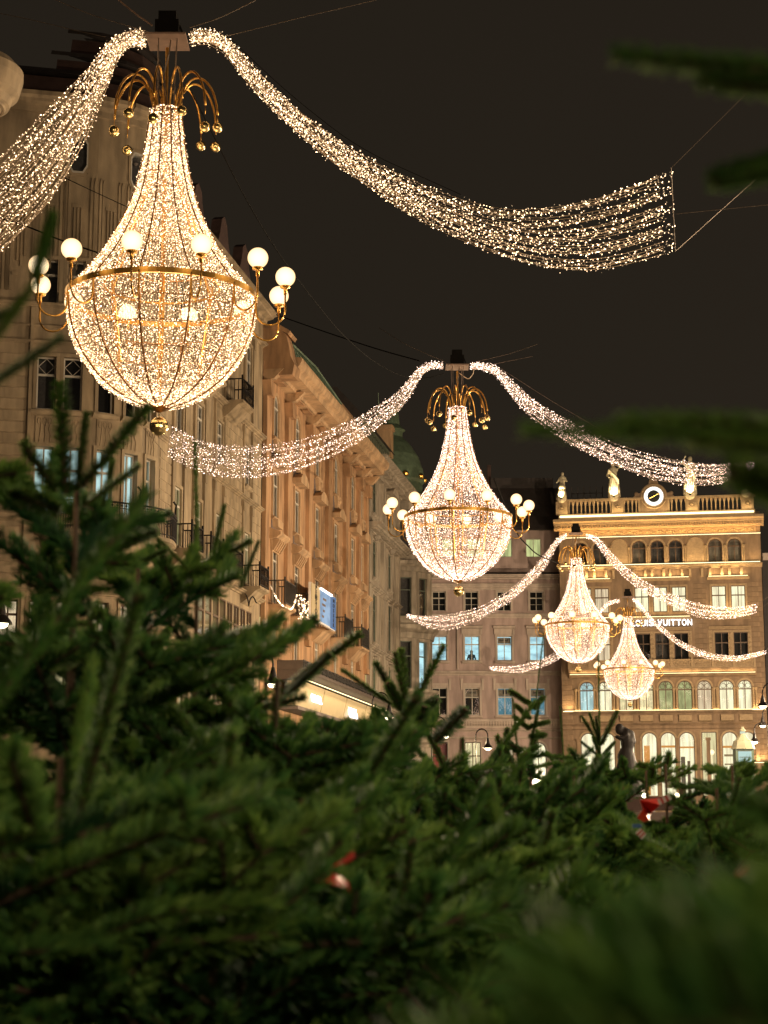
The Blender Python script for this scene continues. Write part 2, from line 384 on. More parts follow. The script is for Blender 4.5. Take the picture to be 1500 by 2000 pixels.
    ch.tube([(.1, .05, 4.5), (.16, .02, 4.2), (.06, -.05, 3.9), (.12, 0, 3.5), (.1, 0, 3.27)], .012, 5)
    part("suspension_chain", ch, M_CABLE, t)
    for z_, pw, rad in ((-.55, LAMP_W, .7), (1.1, LAMP_W * .45, .4)):
        ld = bpy.data.lights.new("chandelier_glow", 'POINT'); ld.energy = pw; ld.color = LAMP_C; ld.shadow_soft_size = rad
        link("lamp_glow", ld, t, loc=(0, 0, z_))
    return t
def smooth_path(p, n):
    p = np.array([tuple(q) for q in p], float); d = np.concatenate([[0], np.cumsum(np.linalg.norm(np.diff(p, axis=0), axis=1))])
    tt = np.linspace(0, d[-1], n * 4); q = np.stack([np.interp(tt, d, p[:, k]) for k in range(3)], 1)
    kk = max(3, (n * 4 // max(3, len(p))) // 2 * 2 + 1); h = kk // 2
    qq = np.stack([np.convolve(np.concatenate([2 * q[0, k] - q[h:0:-1, k], q[:, k], 2 * q[-1, k] - q[-2:-h - 2:-1, k]]), np.ones(kk) / kk, 'valid') for k in range(3)], 1)
    qq[0], qq[-1] = q[0], q[-1]
    return qq[np.linspace(0, len(qq) - 1, n).astype(int)]
LAMP_W = 150.0; LAMP_C = (1.0, .66, .36)
CH = [((316, 583), 28.5, "largest glowing chandelier, nearest, with its crown of gold arms under the painted plate", R(-81)),
      ((895, 1011), 51.4, "second chandelier, middle sized, hanging in front of the dark roof of the pink building", R(-84)),
      ((1128, 1221), 87.0, "third chandelier hanging left of the sign letters on the sandstone facade", R(-88)),
      ((1229, 1308), 110.7, "smallest and farthest chandelier, hanging in front of the arched upper windows", R(-92))]
CHO = []
for i, ((px, py), Y, lab, ro) in enumerate(CH):
    p = P(px, py, Y)
    if i == 0: o = make_chandelier(p, ro, lab)
    else:
        def cp(src, par):
            c = src.copy(); COL.objects.link(c)
            if par: c.parent = par
            for k_ in src.children: cp(k_, c)
            return c
        o = cp(CHO[0], None); o.location = p; o.rotation_euler = (0, 0, ro); o['label'] = lab
        for k_ in o.children:
            if k_.name.startswith("light_net"):
                if 'pk' not in KIDS: KIDS['pk'] = k_.data.copy(); KIDS['pk'].materials[0] = M_BULBC
                k_.data = KIDS['pk']
            if k_.name.startswith("hanging_plate"): k_.rotation_euler = (0, 0, -ro)
    CHO.append(o)
# added chandelier, unseen above the camera, put in to light the firs
added_ch = cp(CHO[0], None); added_ch.location = (-7.0, 3.0, 10.3); 
for k_ in added_ch.children:
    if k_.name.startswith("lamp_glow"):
        k_.data = k_.data.copy(); k_.data.energy *= 23  # glow raised far above the visible chandeliers to brighten the firs
added_ch['label'] = "added unseen chandelier above the camera, lighting the firs"

# ------------------------------------------------------------------ curtains of lights
def edge3(px, Y0, Y1, n):
    pts = [np.array(P(x, y, Y0 + (Y1 - Y0) * (i / (len(px) - 1)))) for i, (x, y) in enumerate(px)]
    return smooth_path(pts, n)
def garland(label, top, bot, Y0, Ya, Yb, N, sp, m, size=1.0):
    N = int(N * 1.75); sp *= .70
    n = 60; A = edge3(top, Y0, Ya, n); B = edge3(bot, Y0, Yb, n); wires = []; pts = []
    L = np.linalg.norm(np.diff(A, axis=0), axis=1).sum()
    u = np.linspace(0, 1, n)
    for k in range(N):
        f = k / (N - 1) if N > 1 else .5; f2 = min(1, max(0, f + rng.normal(0, .012)))
        ang = 2 * PI * rng.random(); tight = np.exp(-u * 6) * .055
        off = np.stack([tight * 0, tight * math.cos(ang), tight * math.sin(ang)], 1)
        sag = -np.sin(PI * u) * abs(rng.normal(0, .05)) - .03 * np.sin(u * 9 + k)
        p = A * (1 - f2) + B * f2 + off; p[:, 2] += sag * (u > .05); wires.append(p[::2])
        c = int(L / sp); t = (np.arange(c) + rng.random(c)) / c
        q = np.stack([np.interp(t, u, p[:, j]) for j in range(3)], 1); pts.append(q + rng.normal(0, .02, q.shape))
    pts = np.concatenate(pts)
    t = thing("light_garland", label, "light garland", tuple(A[0]), 0, "curtains of fairy lights strung from the chandeliers")
    V, F = bulbs(pts - A[0], .0070 * size, .0160 * size)
    o = link("bulbs", fast_mesh("garland_bulbs", V, F, [m]), t); o['kind'] = 'stuff'
    V, F = strings([q - A[0] for q in wires], .0032 * size)
    o = link("light_wire", fast_mesh("garland_wires", V, F, [M_WIRE]), t); o['kind'] = 'stuff'
    part("spreader_bar", MB().tube([A[-1] - A[0], B[-1] - A[0]], .006, 5).tube([A[-1] - A[0], A[-1] - A[0] + (A[-1] - A[-4]) * 3 + np.array((0, 0, .9))], .005, 4).tube([B[-1] - A[0], B[-1] - A[0] + (B[-1] - B[-4]) * 3 + np.array((0, 0, .9))], .005, 4), M_CABLE, t)
    return A, B
G = {}
G['1r'] = garland("wide curtain of lights sagging from the nearest chandelier towards the open dark sky",
    [(372, 66), (405, 60), (434, 62), (490, 122), (560, 195), (640, 256), (700, 298), (780, 340), (850, 370), (930, 396), (1000, 406), (1080, 398), (1150, 385), (1230, 360), (1311, 328)],
    [(372, 84), (405, 82), (426, 80), (462, 130), (510, 190), (570, 245), (640, 305), (710, 350), (780, 400), (850, 438), (930, 474), (1010, 505), (1090, 525), (1170, 529), (1240, 515), (1319, 491)], 28.5, 25.9, 28.4, 17, .075, M_BULB)
G['1l'] = garland("widest curtain of lights running down past the art nouveau corner house at the frame edge",
    [(284, 66), (250, 62), (216, 68), (186, 118), (120, 188), (60, 248), (0, 308), (-90, 385), (-200, 470)],
    [(284, 88), (262, 86), (240, 84), (212, 160), (165, 270), (105, 375), (50, 440), (0, 488), (-90, 590), (-200, 700)], 28.5, 28.2, 30.2, 22, .075, M_BULB)
G['2l'] = garland("pinkish curtain of lights drooping in front of the orange facade",
    [(866, 711), (845, 706), (822, 708), (780, 764), (700, 816), (600, 858), (540, 868), (480, 871), (400, 864), (335, 832)],
    [(866, 718), (848, 717), (832, 716), (790, 792), (700, 862), (640, 895), (570, 922), (500, 934), (420, 930), (370, 912), (326, 890)], 51.4, 51.6, 53.8, 15, .085, M_BULBC, 1.15)
G['2r'] = garland("curtain of lights sagging from the second chandelier across the balustrade statues",
    [(920, 712), (945, 709), (968, 711), (1040, 780), (1110, 822), (1200, 868), (1300, 894), (1400, 908), (1470, 903)],
    [(920, 720), (942, 719), (960, 718), (1018, 796), (1100, 856), (1200, 907), (1280, 936), (1360, 947), (1420, 940), (1476, 915)], 51.4, 48.8, 50.8, 15, .08, M_BULBC, 1.15)
G['3l'] = garland("curtain of lights crossing the pink building from the third chandelier",
    [(1106, 1044), (1096, 1045), (1086, 1050), (1055, 1094), (1000, 1150), (940, 1184), (880, 1198), (830, 1203), (793, 1200)],
    [(1106, 1050), (1098, 1050), (1092, 1056), (1064, 1112), (1000, 1172), (940, 1207), (880, 1229), (835, 1226), (795, 1205)], 87, 87.6, 89.2, 12, .10, M_BULBC, 1.45)
G['3r'] = garland("curtain of lights passing over the sign letters to the right edge of the sandstone facade",
    [(1144, 1044), (1155, 1042), (1166, 1044), (1200, 1086), (1255, 1134), (1310, 1160), (1370, 1180), (1430, 1187), (1480, 1180)],
    [(1144, 1049), (1153, 1048), (1160, 1052), (1188, 1096), (1245, 1150), (1300, 1176), (1360, 1203), (1420, 1209), (1476, 1197)], 87, 84.8, 86.4, 12, .10, M_BULBC, 1.45)
G['4l'] = garland("thin distant curtain of lights ending low before the pink building",
    [(1210, 1171), (1200, 1169), (1190, 1171), (1165, 1197), (1120, 1246), (1070, 1284), (1010, 1300), (955, 1303)],
    [(1210, 1176), (1200, 1174), (1192, 1176), (1168, 1205), (1128, 1258), (1078, 1296), (1010, 1317), (957, 1308)], 110.7, 111.3, 112.7, 10, .11, M_BULBC, 1.6)
G['4r'] = garland("thin distant curtain of lights ending at the dark right edge below the sign letters",
    [(1236, 1169), (1240, 1167), (1244, 1170), (1280, 1214), (1330, 1254), (1380, 1275), (1440, 1282), (1496, 1270)],
    [(1236, 1173), (1240, 1172), (1243, 1175), (1276, 1220), (1326, 1262), (1380, 1286), (1440, 1291), (1498, 1277)], 110.7, 108.6, 109.8, 10, .11, M_BULBC, 1.6)

# ------------------------------------------------------------------ cables
def cable(label, pts, r, m=M_CABLE, name="overhead_cable"):
    q = smooth_path(pts, 40); o0 = Vector(q[0])
    o = part(name, MB().tube([tuple(Vector(a) - o0) for a in q], r, 5), m, None, loc=o0); tag(o, label, "cable", "cables strung over the square")
C_ = [("pale supply cord rising from the nearest plate to the upper left frame edge", [P(298, 50, 28.5), P(262, 25, 28.6), P(225, -6, 28.8)], .016, M_PLATE),
      ("steel cable with turnbuckles from the nearest plate to the top left corner", [P(290, 62, 28.5), P(180, 30, 28.8), P(100, -4, 29)], .007, M_CABLE),
      ("steel cable running level left of the nearest plate", [P(205, 72, 28.6), P(150, 60, 28.9), P(60, 38, 29.3), P(-80, 10, 30)], .006, M_CABLE),
      ("steel cable rising steeply right of the nearest plate", [P(370, 54, 28.4), P(428, 36, 28.2), P(500, 0, 28)], .008, M_CABLE),
      ("long thin cable to the top edge right of the nearest plate", [P(445, 70, 28.3), P(580, 36, 27.8), P(735, 0, 27)], .006, M_CABLE),
      ("black power cable looping from the nearest chandelier down to the second one", [P(372, 176, 28.4), P(430, 290, 29.5), P(480, 390, 31.5), P(540, 490, 34), P(600, 570, 37), P(660, 645, 41), P(720, 700, 45), P(780, 735, 48), P(830, 742, 50), P(866, 730, 51.3)], .012, M_BLACK),
      ("black cable from the corner house to the left tip of the second plate", [P(540, 615, 60), P(640, 650, 58), P(740, 683, 55), P(820, 705, 52)], .02, M_BLACK),
      ("thin steel wire rising left from the second plate", [P(872, 708, 51.4), P(790, 672, 52), P(740, 640, 53)], .008, M_CABLE),
      ("thin steel wire rising right from the second plate", [P(925, 708, 51.3), P(1000, 690, 50.8), P(1050, 672, 50.4)], .008, M_CABLE),
      ("thin steel wire running low right from the second plate", [P(965, 711, 51.3), P(1000, 704, 51), P(1040, 696, 50.8)], .008, M_CABLE),
      ("support wire above the garland right of the second chandelier", [P(975, 718, 51.2), P(1080, 785, 50.4), P(1200, 855, 50)], .007, M_CABLE),
      ("support wire above the widest garland over the dark sky", [P(440, 66, 28.4), P(560, 180, 27.8), P(700, 290, 27.2), P(900, 380, 26.6)], .005, M_BLACK),
      ("thin cable leaving the far corner of the nearest garland to the right", [P(1320, 418, 27), P(1420, 408, 27), P(1520, 398, 27)], .006, M_CABLE),
      ("sagging black cable crossing the corner house front at mid height", [P(-20, 420, 50), P(48, 440, 50), P(120, 470, 50), P(210, 500, 50)], .024, M_BLACK),
      ("fine cable crossing the corner house below its octagonal windows", [P(90, 330, 55), P(170, 368, 55), P(250, 405, 55), P(330, 440, 55)], .014, M_BLACK),
      ("twisted cable hanging before the pink building beside the second chandelier", [P(965, 935, 70), P(985, 985, 72), P(1010, 1045, 76), P(1050, 1085, 82), P(1090, 1100, 86)], .03, M_BLACK),
      ("slack cable looping under the second plate", [P(896, 728, 51.4), P(915, 742, 51.4), P(926, 728, 51.3), P(924, 716, 51.3)], .013, M_WIRE)]
for l_, p_, r_, m_ in C_: cable(l_, p_, r_, m_)
# ------------------------------------------------------------------ building kit
class Bld:
    def __init__(s, name, label, fac, cat="building", group=None):
        s.fac = fac; s.t = thing(name, label, cat, (fac.o[0], fac.o[1], 0), R(fac.deg), group); s.inv = fac.m.inverted(); s.n = 0
    def M(s, fac, loc): return s.inv @ (fac or s.fac).m @ Matrix.Translation(loc)
    def part(s, name, mb, m, fac=None, loc=(0, 0, 0), smooth=False, label=None, kind=None):
        data = mb if isinstance(mb, bpy.types.Mesh) else mb.mesh(name, m, smooth)
        o = link(name, data, s.t, M=s.M(fac, loc))
        if label: o['label'] = label
        if kind: o['kind'] = kind
        return o
    def wall(s, x0, x1, z0, z1, holes, m, fac=None, name="wall", y=0.0, th=.34):
        mb = MB(); xs = sorted({x0, x1} | {h[0] for h in holes} | {h[1] for h in holes}); zs = sorted({z0, z1} | {h[2] for h in holes} | {h[3] for h in holes})
        xs = [x for x in xs if x0 - 1e-6 <= x <= x1 + 1e-6]; zs = [z for z in zs if z0 - 1e-6 <= z <= z1 + 1e-6]
        for i in range(len(xs) - 1):
            j = 0
            while j < len(zs) - 1:
                cx = (xs[i] + xs[i + 1]) / 2
                inside = lambda jj: any(h[0] < cx < h[1] and h[2] < (zs[jj] + zs[jj + 1]) / 2 < h[3] for h in holes)
                if inside(j): j += 1; continue
                k = j
                while k + 1 < len(zs) - 1 and not inside(k + 1): k += 1
                mb.add([(xs[i], y, zs[j]), (xs[i + 1], y, zs[j]), (xs[i + 1], y, zs[k + 1]), (xs[i], y, zs[k + 1])], [(0, 1, 2, 3)]); j = k + 1
        for h in holes:
            a, b, c, d = h[:4]; arch = len(h) > 4 and h[4]
            if arch:
                r = (b - a) / 2; cx = (a + b) / 2; zc = d - r; n = 14; q = [(cx + r * math.cos(PI * i / n), zc + r * math.sin(PI * i / n)) for i in range(n + 1)]
                for i in range(n):
                    (xa, za), (xb, zb) = q[i], q[i + 1]
                    mb.add([(xa, y, za), (xa, y, d), (xb, y, d), (xb, y, zb)], [(0, 1, 2, 3)])
                    mb.add([(xa, y, za), (xb, y, zb), (xb, y + th, zb), (xa, y + th, za)], [(0, 1, 2, 3)])
                mb.add([(a, y, c), (a, y, zc), (a, y + th, zc), (a, y + th, c)], [(0, 1, 2, 3)]); mb.add([(b, y, c), (b, y + th, c), (b, y + th, zc), (b, y, zc)], [(0, 1, 2, 3)])
                mb.add([(a, y, c), (a, y + th, c), (b, y + th, c), (b, y, c)], [(0, 1, 2, 3)])
            else:
                mb.add([(a, y, c), (b, y, c), (b, y, d), (a, y, d), (a, y + th, c), (b, y + th, c), (b, y + th, d), (a, y + th, d)],
                       [(0, 3, 7, 4), (1, 5, 6, 2), (0, 4, 5, 1), (3, 2, 6, 7)])
        return s.part(name, mb, m, fac)
WIN = {}
def window_meshes(w, h, arch, nv, tr, sur, sill, m_frame, m_trim, room_d, diamond=False, muntin=0, yf=.16):
    k = (yf, round(w, 2), round(h, 2), arch, nv, tr, sur, sill, m_frame.name, m_trim.name if m_trim else 0, room_d, diamond, muntin)
    if k in WIN: return WIN[k]
    t = .055; f = MB(); y0, y1 = yf, yf + .07; hw = w / 2; zc = h - hw if arch else h
    f.box(-hw, -hw + t, y0, y1, 0, zc).box(hw - t, hw, y0, y1, 0, zc).box(-hw + t, hw - t, y0, y1, 0, t)
    if arch:
        n = 12
        for i in range(n):
            a, b = PI * i / n, PI * (i + 1) / n; q = []
            for g in (a, b):
                for r in (hw - t, hw): q += [(r * math.cos(g), y0, zc + r * math.sin(g)), (r * math.cos(g), y1, zc + r * math.sin(g))]
            f.add(q, [(0, 2, 6, 4), (0, 4, 5, 1), (3, 7, 6, 2), (1, 5, 7, 3)])
    else: f.box(-hw + t, hw - t, y0, y1, h - t, h)
    zt = h * tr if tr else h
    if tr: f.box(-hw + t, hw - t, y0 - .02, y1, zt - .04, zt + .04)
    for i in range(nv):
        x = -hw + w * (i + 1) / (nv + 1); top = (zc + math.sqrt(max(0, hw * hw - x * x)) - t) if arch else h - t
        if diamond: top = zt - .04
        f.box(x - .028, x + .028, y0 + .005, y1, t, top)
    for i in range(muntin):
        z = (zt if tr else h) * (i + 1) / (muntin + 1); f.box(-hw + t, hw - t, y0 + .02, y1 - .02, z - .012, z + .012)
    if diamond:
        a, b = zt + .04, h - t; c = (a + b) / 2
        for p, q in (((-hw + t, c), (0, b)), ((0, b), (hw - t, c)), ((hw - t, c), (0, a)), ((0, a), (-hw + t, c))):
            f.tube([(p[0], yf + .03, p[1]), (q[0], yf + .03, q[1])], .012, 4)
    fm = f.mesh("window", m_frame)
    g = MB()
    if arch: g.add([(hw * .97 * math.cos(PI * i / 12), yf + .04, zc + hw * .97 * math.sin(PI * i / 12)) for i in range(13)] + [(-hw * .97, yf + .04, .02), (hw * .97, yf + .04, .02)], [tuple(range(15))])
    else: g.add([(-hw + .02, yf + .04, .02), (hw - .02, yf + .04, .02), (hw - .02, yf + .04, h - .02), (-hw + .02, yf + .04, h - .02)], [(0, 1, 2, 3)])
    gm = g.mesh("pane", M_GLASS)
    e = .02 if room_d < .5 else .3
    r = MB(); r.add([(-hw - e, .345, -e), (hw + e, .345, -e), (hw + e, .345, h + e), (-hw - e, .345, h + e), (-hw - e, .345 + room_d, -e), (hw + e, .345 + room_d, -e), (hw + e, .345 + room_d, h + e), (-hw - e, .345 + room_d, h + e)],
                   [(4, 5, 6, 7), (0, 1, 5, 4), (3, 7, 6, 2), (0, 4, 7, 3), (1, 2, 6, 5)])
    sm = None
    if sur or sill:
        s_ = MB(); b = .13
        if sur in ('flat', 'ped', 'shelf', 'key'):
            s_.box(-hw - b, -hw, -.07, .0, -.02, zc).box(hw, hw + b, -.07, .0, -.02, zc)
            if arch:
                n = 12
                for i in range(n):
                    a_, b_ = PI * i / n, PI * (i + 1) / n; q = []
                    for g_ in (a_, b_):
                        for rr in (hw, hw + b): q += [(rr * math.cos(g_), -.07, zc + rr * math.sin(g_)), (rr * math.cos(g_), 0.0, zc + rr * math.sin(g_))]
                    s_.add(q, [(0, 4, 6, 2), (0, 1, 5, 4), (3, 2, 6, 7)])
            else: s_.box(-hw - b, hw + b, -.075, .0, h, h + b)
        if sur == 'ped':      # straight hood on two consoles
            s_.box(-hw - .10, hw + .10, -.05, 0, h + .14, h + .52).profile([(0, h + .53), (-.1, h + .56), (-.22, h + .66), (-.24, h + .74), (0, h + .80)], -hw - .26, hw + .26)
            for q in (-1, 1): s_.box(q * (hw + .14) - .07, q * (hw + .14) + .07, -.13, -.002, h + .12, h + .52)
        if sur == 'shelf':    # hood shelf between side pilasters
            for q in (-1, 1): s_.box(q * (hw + .22) - .08, q * (hw + .22) + .08, -.10, -.002, h * .92, h + .62).box(q * (hw + .22) - .10, q * (hw + .22) + .10, -.13, -.003, h + .55, h + .66)
            s_.box(-hw - .12, hw + .12, -.09, -.076, h + .15, h + .34)
        if sill: s_.profile([(0, -.05), (-.16, -.05), (-.18, -.12), (-.1, -.2), (0, -.24)], -hw - .2, hw + .2)
        sm = s_.mesh("surround", m_trim)
    WIN[k] = (fm, gm, r, sm); return WIN[k]
ROOMS = {}
def win(b, x, z, w, h, room, fac=None, arch=False, nv=1, tr=.68, sur='flat', sill=True, fr=None, trim=None, room_d=.5, y=0, diamond=False, muntin=0, yf=.16):
    fr = fr or M_FRW; trim = trim or M_PINK2
    fm, gm, r, sm = window_meshes(w, h, arch, nv, tr, sur, sill, fr, trim, room_d, diamond, muntin, yf)
    o = b.part("window", fm, None, fac, (x, y, z)); link("pane", gm, o)
    k = (id(r), room.name)
    if k not in ROOMS: ROOMS[k] = r.mesh("interior", room)
    link("interior", ROOMS[k], o)
    if sm: link("surround", sm, o)
    return o
def hole(x, z, w, h, arch=False): return (x - w / 2, x + w / 2, z, z + h, arch)
def blocks(b, fac, x0, x1, z0, z1, bw, bh, m, cap=300, y=-.028, name="stone_block"):
    """coursed ashlar: every block proud of the recessed joints"""
    n = 0; rows = int((z1 - z0) / bh); cache = {}
    for i in range(rows):
        x = x0 - (bw / 2 if i % 2 else 0)
        while x < x1 - .02:
            a = max(x, x0); c = min(x + bw, x1); x += bw
            if c - a < .12 or n >= cap: continue
            k = round(c - a, 2)
            if k not in cache: cache[k] = MB().profile([(0.0, .012), (y, .03), (y, bh - .03), (0.0, bh - .012)], .012, c - a - .012).mesh(name, m)
            b.part(name, cache[k], None, fac, (a, 0, z0 + i * bh)); n += 1
def cornice(b, fac, x0, x1, z, h, d, m, name="cornice", teeth=0, m2=None):
    mb = MB().profile([(0.02, z), (-d * .25, z + .02), (-d * .3, z + h * .3), (-d * .7, z + h * .45), (-d * .75, z + h * .6), (-d, z + h * .72), (-d, z + h * .95), (0.02, z + h)], x0, x1)
    if teeth:
        n = int((x1 - x0) / teeth)
        for i in range(n): a = x0 + (i + .25) * teeth; mb.box(a, a + teeth * .5, -d * .62, -d * .31, z + h * .12, z + h * .34)
    return b.part(name, mb, m, fac)
def light_strip(b, fac, x0, x1, z, y, W, col=(1.0, .66, .30), tilt=8, h=.05, m=None, down=False):
    o = b.part("light_strip", MB().box(x0, x1, y - .04, y + .04, z, z + h), m or M_STRIPE, fac)
    ld = bpy.data.lights.new("strip_light", 'AREA'); ld.shape = 'RECTANGLE'; ld.size = max(.1, x1 - x0 - .1); ld.size_y = .1; ld.energy = W; ld.color = col; ld.spread = R(170)
    l = link("strip_light", ld, o, M=Matrix.Translation(((x0 + x1) / 2, y, z + (h + .02 if not down else -.02))) @ Matrix.Rotation(R(180 + tilt if not down else -tilt), 4, 'X'))
def remesh(mb, name, m, vox=.03, smooth=3):
    me = mb.mesh("tmp", m); o = bpy.data.objects.new("tmp", me); COL.objects.link(o)
    md = o.modifiers.new("r", 'REMESH'); md.mode = 'VOXEL'; md.voxel_size = vox
    sm = o.modifiers.new("s", 'SMOOTH'); sm.iterations = smooth; sm.factor = .5
    dg = bpy.context.evaluated_depsgraph_get(); r = bpy.data.meshes.new_from_object(o.evaluated_get(dg)); r.name = name
    bpy.data.objects.remove(o); bpy.data.meshes.remove(me)
    r.materials.clear(); r.materials.append(m); r.polygons.foreach_set("use_smooth", [True] * len(r.polygons)); r.update(); return r
def railing(x0, x1, z0, z1, y, step=.13, sides=.9, swirl=True):
    mb = MB(); ys = y
    mb.box(x0, x1, ys - .03, ys + .03, z1 - .05, z1).box(x0, x1, ys - .02, ys + .02, z0 + .06, z0 + .10)
    n = max(2, int((x1 - x0) / step))
    for i in range(n + 1):
        x = x0 + (x1 - x0) * i / n; mb.box(x - .012, x + .012, ys - .012, ys + .012, z0, z1 - .04)
        if swirl and i < n:
            c = x + (x1 - x0) / n / 2; zm = (z0 + z1) / 2
            mb.tube([(c + .045 * math.cos(a), ys, zm + .1 * math.sin(a)) for a in [2 * PI * j / 8 for j in range(8)]], .011, 4, True)
    for x in (x0, x1):
        mb.box(x - .02, x + .02, ys, 0, z1 - .05, z1).box(x - .035, x + .035, ys - .035, ys + .035, z0, z1 + .14)
        for i in range(1, 5): q = ys * i / 5; mb.box(x - .012, x + .012, q - .012, q + .012, z0, z1 - .04)
    return mb
def letters(txt, size, m, name, depth=.03, spacing=1.0):
    cu = bpy.data.curves.new("t", 'FONT'); cu.body = txt; cu.size = size; cu.extrude = depth; cu.align_x = 'CENTER'; cu.space_character = spacing; cu.offset = size * .012
    o = bpy.data.objects.new("t", cu); COL.objects.link(o)
    dg = bpy.context.evaluated_depsgraph_get(); me = bpy.data.meshes.new_from_object(o.evaluated_get(dg)); me.name = name
    bpy.data.objects.remove(o); bpy.data.curves.remove(cu); me.materials.clear(); me.materials.append(m)
    me.transform(Matrix.Rotation(R(90), 4, 'X')); return me

ST = Fac(-8.5, 65.8, 80.4)          # the street wall on the left side
FAm = M_CREAM
# ------------------------------------------------------------------ ground
gm = MB(); gm.add([(-400, -300, 0), (400, -300, 0), (400, 900, 0), (-400, 900, 0)], [(0, 1, 2, 3)])
tag(part("ground", gm, M_ASPH, None), kind='structure')
tag(part("pavement", MB().box(-30, -16, -8, 70, .0, .12), mat("pavement_slabs", (.16, .14, .12), .8, var=.2, scale=2, bump=.2), None), kind='structure')

# ------------------------------------------------------------------ 1. art nouveau corner house
CB = Bld("corner_house", "cream art nouveau corner house with octagonal attic windows and iron balconies behind the nearest chandelier", ST)
def chord(deg, L, e):
    return Fac(e[0] - L * math.cos(R(deg)), e[1] - L * math.sin(R(deg)), deg)
B3 = chord(66, 1.1, ST.o); B2 = chord(48, 1.1, B3.o); B1 = chord(30, 1.1, B2.o); A_ = chord(13, 9.5, B1.o)
TOP = 28.0
rows = []
for y0, y1, lit in ((505, 590, 0), (695, 798, 0), (872, 1000, 1), (1172, 1255, 1), (1310, 1425, 2)):
    rows.append((A_.z(75, 75 and y1), A_.z(75, y0) - A_.z(75, y1), lit))
facs = [(A_, [A_.x(-95), A_.x(-40), A_.x(15), A_.x(75), A_.x(128)], .68), (B1, [.55], .62), (B2, [.55], .62), (B3, [.55], .62)]
for fi, (fc, xs, ww) in enumerate(facs):
    L = 9.5 if fc is A_ else 1.1
    hs = []
    for ri, (z, h, lit) in enumerate(rows):
        for xi, x in enumerate(xs):
            if ri == 0 and fc is not A_: continue
            if fc is A_ and xi < 3 and ri not in (3, 4): continue
            hs.append((x, z, h, lit, ri, xi))
    # octagonal attic windows
    octs = [(A_.x(125), A_.z(125, 300))] if fc is A_ else ([(.55, B2.z(218, 318))] if fc is B2 else [])
    hl = [hole(x, z, ww, h) for x, z, h, lit, ri, xi in hs] + [(x - .36, x + .36, z - .72, z + .72) for x, z in octs]
    CB.wall(0, L, 0.2, TOP, hl, FAm, fc)
    for x, z, h, lit, ri, xi in hs:
        room = (M_ROOMB if ri == 2 else (M_ROOMP if ri == 3 else M_ROOMW)) if lit else rnd.choice([M_CURT, M_CURTG, M_DARK])
        if ri == 4: room = rnd.choice([M_ROOMP, M_ROOMW, M_DARK])
        win(CB, x, z, ww, h, room, fc, nv=0 if lit == 0 else 1, tr=.66, sur='flat', sill=ri in (1, 2), fr=M_FRW if ri < 3 else M_FRD, trim=FAm, diamond=(ri == 1), room_d=.3 if not lit else .5)
    for x, z in octs:
        o8 = [(x + sx * a, z + sz * c) for sx, sz, a, c in ((1, 1, .2, .72), (-1, 1, .2, .72), (-1, 1, .36, .45), (-1, -1, .36, .45), (-1, -1, .2, .72), (1, -1, .2, .72), (1, -1, .36, .45), (1, 1, .36, .45))]
        i8 = [(x + (a - x) * .86, z + (c - z) * .9) for a, c in o8]; q8 = [(x + (a - x) * 1.25, z + (c - z) * 1.15) for a, c in o8]
        for nm, oo, ii, ya, yb, mm in (("window", o8, i8, -.06, .2, M_FRW), ("moulding", q8, o8, -.05, .02, FAm)):
            mb = MB()
            for j in range(8):
                a, b_, c, d = oo[j], oo[(j + 1) % 8], ii[(j + 1) % 8], ii[j]
                mb.add([(a[0], ya, a[1]), (b_[0], ya, b_[1]), (c[0], ya, c[1]), (d[0], ya, d[1]), (a[0], yb, a[1]), (b_[0], yb, b_[1]), (c[0], yb, c[1]), (d[0], yb, d[1])], [(0, 1, 2, 3), (0, 4, 5, 1), (3, 2, 6, 7)])
            o = CB.part(nm, mb, mm, fc)
            if nm == "window":
                link("pane", MB().add([(a, .1, c) for a, c in i8], [tuple(range(8))]).mesh("pane", M_GLASS), o)
                link("interior", MB().add([(a, .2, c) for a, c in o8], [tuple(range(8))]).tube([(x, .15, z + .35), (x, .15, z + .25)], [.14, .05], 10).mesh("interior", M_CURTG), o)
    # vertical grooved strips of the attic storey and plain pilasters below
    g0, g1 = A_.z(75, 585), A_.z(75, 340)
    for x in ([x_ + d for x_ in xs for d in (-.62, -.48, .48, .62)] if fc is A_ else [.12, .24, .86, .98]):
        if 0 < x < L: CB.part("pilaster_strip", MB().prism([(x - .045, g0 + .3), (x + .045, g0 + .3), (x + .045, g1 - .2), (x, g1), (x - .045, g1 - .2)], -.05, 0), FAm, fc)
    for x in ([x_ for x_ in xs] if fc is A_ else [.55]):
        zt = A_.z(75, 400) ; CB.part("stucco_drop", MB().box(x - .22, x + .22, -.04, 0, zt, zt + .12).box(x - .16, x - .10, -.06, 0, zt - 2.2, zt).box(x + .10, x + .16, -.06, 0, zt - 2.0, zt).box(x - .03, x + .03, -.055, 0, zt - 2.4, zt).box(x - .35, x - .08, -.05, 0, zt - 2.75, zt - 2.62), FAm, fc)
    for py, h, d in ((600, .16, .22), (640, .1, .1), (672, .12, .16), (1020, .14, .18), (1160, .2, .3), (1290, .25, .4)):
        cornice(CB, fc, -.01, L + .01, A_.z(75, py), h, d, FAm, "string_course")
    cornice(CB, fc, -.05, L + .05, TOP - .1, .7, .55, FAm)
    # stucco panels with tulip stems between the second and third storeys
    zp0, zp1 = A_.z(75, 868), A_.z(75, 812)
